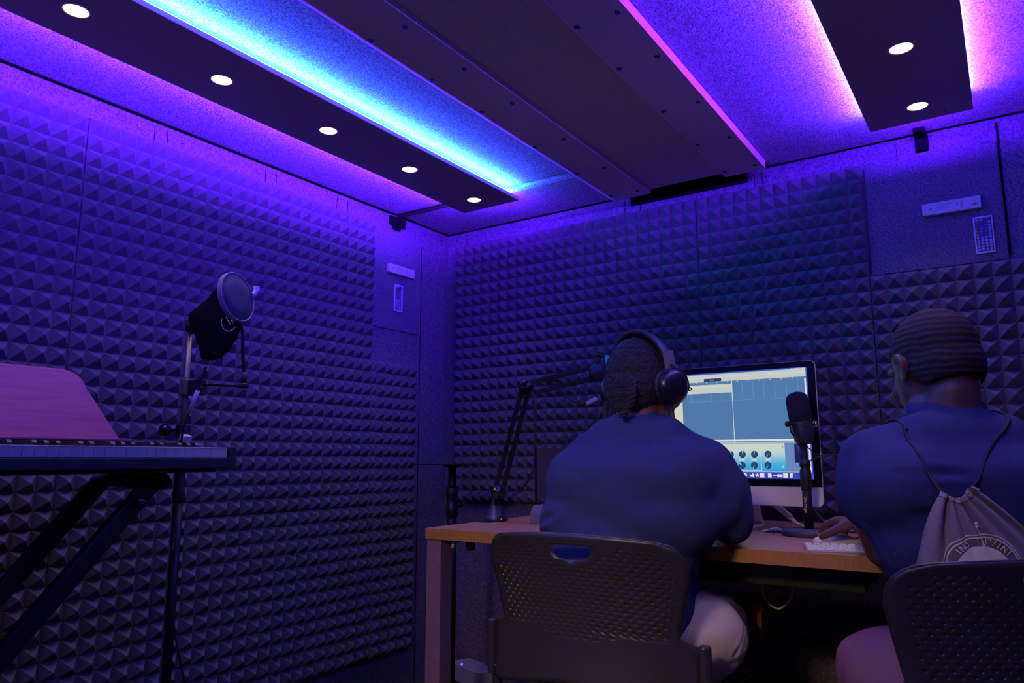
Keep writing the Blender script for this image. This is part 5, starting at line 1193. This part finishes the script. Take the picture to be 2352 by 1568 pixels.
shirt = [ell(q2(.01, -.01, .585), (.180, .135, .125), Z2), ell(q2(.012, -.015, .72), (.172, .130, .16), Z2), ell(q2(0, .01, .86), (.205, .125, .145), Z2), ell(q2(0, .035, .955), (.180, .105, .082), Z2),
         cap(q2(-.05, .045, 1.000), q2(-.150, .052, .965), .050, .060), cap(q2(.05, .045, 1.000), q2(.172, .052, .965), .050, .060), cap(q2(0, .045, 1.035), q2(0, .03, .99), .067, .085),
         cap(q2(-.13, -.02, .90), q2(.13, -.02, .90), .095, .095), cap(q2(-.09, -.02, .80), q2(.11, -.02, .80), .098, .098), cap(q2(-.08, .01, .985), q2(.08, .01, .985), .066, .066), cap(q2(-.138, .01, .94), q2(-.142, .01, .87), .07, .060), cap(q2(.16, .01, .94), q2(.17, .01, .86), .07, .065)]
SEo = V(1.977, -1.068, .884)
shirt += chain([SL+V(-.006, 0, .004), (SL+SEo)/2+V(-.006, 0, .0), SEo], [.062, .060, .056])+[cap(SEo, SEo+V(.006, .010, -.018), .056, .055)]
SRo = SR+(E2b-SR)*.75
shirt += chain([SR+V(.010, 0, .004), (SR+SRo)/2, SRo], [.064, .060, .056])
f2 = folds([(q2(-.17, -.09, .93), q2(-.02, -.12, .935), .005, .009), (q2(-.15, -.10, .86), q2(.0, -.13, .85), .006, .010), (q2(.06, -.12, .93), q2(.2, -.06, .95), .008, .009), (q2(.05, -.13, .89), q2(.2, -.07, .91), .007, .009),
            (q2(-.20, -.03, .82), q2(-.17, -.08, .72), .006, .010), (q2(-.18, -.07, .70), q2(-.10, -.13, .66), .007, .010), (q2(.08, -.13, .84), q2(.2, -.08, .86), .006, .010), (q2(-.19, .02, .90), q2(-.2, -.02, .82), .007, .010)], amp=.0025, sc=12, seed=8)
sh2 = fuse('shirt', shifted(shirt, O2), .0055, M_shirt, p2, smooth=34, edit=lambda p, n: f2(p+O2, n))
bm = bmesh.new(); rs = []
for t, (rr, zz) in enumerate(((.070, 1.030), (.074, 1.050), (.073, 1.072), (.068, 1.076), (.066, 1.060))):
    rs.append([bm.verts.new(q2((rr)*cos(a), .052+rr*.95*sin(a), zz+.010*sin(a)-.016*max(0, sin(a)))-O2) for a in [2*pi*i/36 for i in range(36)]])
for a, b in zip(rs, rs[1:]):
    for i in range(36): bm.faces.new((a[i], a[(i+1) % 36], b[(i+1) % 36], b[i]))
obj('collar', bm, M_shirt, p2, smooth=True)
tr = [cap(q2(-.07, .0, .54), q2(.07, .0, .54), .115, .115)]+chain([q2(-.09, .01, .53), (q2(-.09, .01, .53)+K2L)/2+V(-.02, .01, 0), K2L], [.105, .095, .082])+chain([q2(.09, .03, .53), K2R], [.105, .078])
tr += chain([K2L, V(1.975, -.965, .30), V(1.98, -.95, .11)], [.080, .066, .060])+chain([K2R, V(2.26, -.72, .11)], [.075, .058])
f3 = folds([(K2L+V(-.03, -.08, .0), K2L+V(.05, -.07, -.03), .005, .008)], amp=.006, sc=14, seed=5)
fuse('trousers', shifted(tr, O2), .006, M_pants2, p2, smooth=5, edit=lambda p, n: f3(p+O2, n))
for x, y in ((1.98, -.93), (2.26, -.70)):
    sh = shifted([cap((x, y-.06, .045), (x, y+.12, .038), .042, .036), cap((x, y-.06, .075), (x, y, .070), .040, .036)], O2); fuse('shoe', sh, .005, M_black, p2, smooth=4)
    bm = prism(bmesh.new(), [(x-O2.x+a, y-O2.y+.03+b, 0.0) for a, b in rrect(.088, .28, .040, 6)], (0, 0, .022)); obj('sole', bm, M_print, p2)

# ---- drawstring bag on the second person's back
BG = q2(.005, -.150, .40)
bg = empty('drawstring_bag', 'grey jersey drawstring bag with a white round print on the back at the right', 'bag', BG)
def bagP(s, t, off=0.0):
    """s across -1..1, t 0 at the gathered top .. 1 at the bottom"""
    z = .886-.40*t+.012*abs(s)**1.5*(1-t)*(1.8 if s > 0 else 1); hw = .025+.172*min(1, t/.62)**.80
    if t > .8: hw *= 1-.10*((t-.8)/.2)**2
    fold = .0095*cos(s*17+1.0)*math.exp(-t*4.2)*min(1, .35+t*5)+.003*cos(s*9+2)*max(0, 1-t*1.6)
    belly = .030*min(1, t*2.2)*(1-abs(s)**2.2)
    return q2(-.088+.16*t+s*hw, -.136-belly-fold-off-.008*t+.030*(abs(s)*hw/.2)**2+.012*min(1, t*1.3), z)-BG
def bag_grid(f, ns=96, nt=60, s0=-1, s1=1, t0=0, t1=1):
    bm = bmesh.new(); g = [[bm.verts.new(f(s0+(s1-s0)*i/ns, t0+(t1-t0)*j/nt)) for i in range(ns+1)] for j in range(nt+1)]
    for j in range(nt):
        for i in range(ns): bm.faces.new((g[j][i], g[j][i+1], g[j+1][i+1], g[j+1][i])).smooth = True
    return bm
bm = bag_grid(bagP); o = obj('bag_body', bm, M_bag, bg, smooth=True)
sm = o.modifiers.new('thick', 'SOLIDIFY'); sm.thickness = .006; sm.offset = 0
bm = bmesh.new()
for s in range(-12, 13): tube(bm, [bagP(s/12, .0, .001)+V(0, 0, .002), bagP((s+.5)/12, .012, .003)], .0030, n=6)
obj('gathered_hem', bm, M_bag, bg)
# stitches down the left seam
bm = bmesh.new()
for i in range(26):
    t = .14+.018*i; p_ = bagP(-.985, t, .002); bar(bm, p_, p_+V(-.003, -.002, -.0045), .0022, .0022, up=V(0, 1, 0))
obj('blue_stitching', bm, mat('blue thread', (.12, .14, .55), .8), bg)
for s, top in ((-.95, V(2.062, -1.135, 1.035)), (.95, V(2.232, -1.060, 1.040))):
    p_ = bagP(s, .0, .002); L_ = s < 0; pts = [p_]
    for a_, z_ in (((-.119, .925), (-.124, .965), (-.123, .995), (-.121, 1.015)) if L_ else ((-.035, .925), (-.005, .965), (.030, .995), (.055, 1.015))):
        h = surf_hit(sh2, q2(a_, -.6, z_), F2); pts.append((h or q2(a_, -.1, z_))-F2*.0025-BG)
    for b_ in (-.03, .01, .06, .10):
        a_ = -.118 if L_ else .075; h = surf_hit(sh2, q2(a_, b_, 1.4), V(0, 0, -1)); pts.append((h or q2(a_, b_, 1.0))+V(0, 0, .0025)-BG)
    bm = bmesh.new(); tube(bm, pts, .0030, n=8); obj('cord', bm, M_cord, bg)
    continue
    bm = bmesh.new(); tube(bm, [p_, m0, m1, q2(-.100 if s < 0 else .094, -.065, 1.020)-BG, sh, fr], .0030, n=8); obj('cord', bm, M_cord, bg)
# printed emblem: ring of letters around a dome with a mast
def em(x, y, off): 
    """x, y in metres on the bag's rear face, measured from the emblem centre"""
    t = (.886-(.765+y))/.40; hw = .029+.172*min(1, max(t, .01)/.62)**.80; return bagP((x-.022-.16*(t-.30))/hw, t, off+.003)
def em_poly(bm, P, off):
    # subdivided fan so that the print follows the cloth
    pass
bm = bmesh.new()
def strip(fn_in, fn_out, a0, a1, n, off):
    A = [(fn_in(a0+(a1-a0)*i/n), fn_out(a0+(a1-a0)*i/n)) for i in range(n+1)]
    V1 = [(bm.verts.new(em(*p, off)), bm.verts.new(em(*q, off))) for p, q in A]
    for (a, b), (c, d) in zip(V1, V1[1:]): bm.faces.new((a, b, d, c))
arc = lambda r, k=1.0: (lambda a: (r*sin(radians(a)), r*k*cos(radians(a))))
for (r0, r1) in ((.0600, .0625), (.0655, .0675)): strip(arc(r0, .95), arc(r1, .95), -88, 88, 60, .0035)
for i in range(6): strip(arc(.0455*(i/6)+.0005, .95), arc(.0455*(i+1)/6+.0005, .95), -100, 100, 40, .0035)
for y0, y1, w_ in ((.036, .075, .0022), (.074, .0785, .0042), (.079, .083, .0026)):
    strip(lambda q: (-w_, q), lambda q: (w_, q), y0, y1, 6, .0045)
obj('printed_emblem', bm, M_print, bg)
bm = bmesh.new()
strip(arc(.0465, .95), arc(.0590, .95), -86, 86, 60, .0033); obj('printed_band', bm, mat('dark print', (.16, .14, .13), .8), bg)
bm = bmesh.new(); word = 'YNO   LAVINIA'
for i, chh_ in enumerate('INO  LAVINI'):
    if chh_ == ' ': continue
    a = -52+10.6*i+ (0 if i < 4 else 0)
    tb = text_bm(chh_, .0135, Matrix(), .0001, bold=.0003); ar = radians(a)
    for v in tb.verts:
        x = v.co.x*cos(-ar)-v.co.y*sin(-ar)+.0526*sin(ar); y = v.co.x*sin(-ar)+v.co.y*cos(-ar)+.0526*.95*cos(ar); v.co = em(x, y, .0040+v.co.z)
    merge(bm, tb)
obj('printed_letters', bm, M_print, bg)
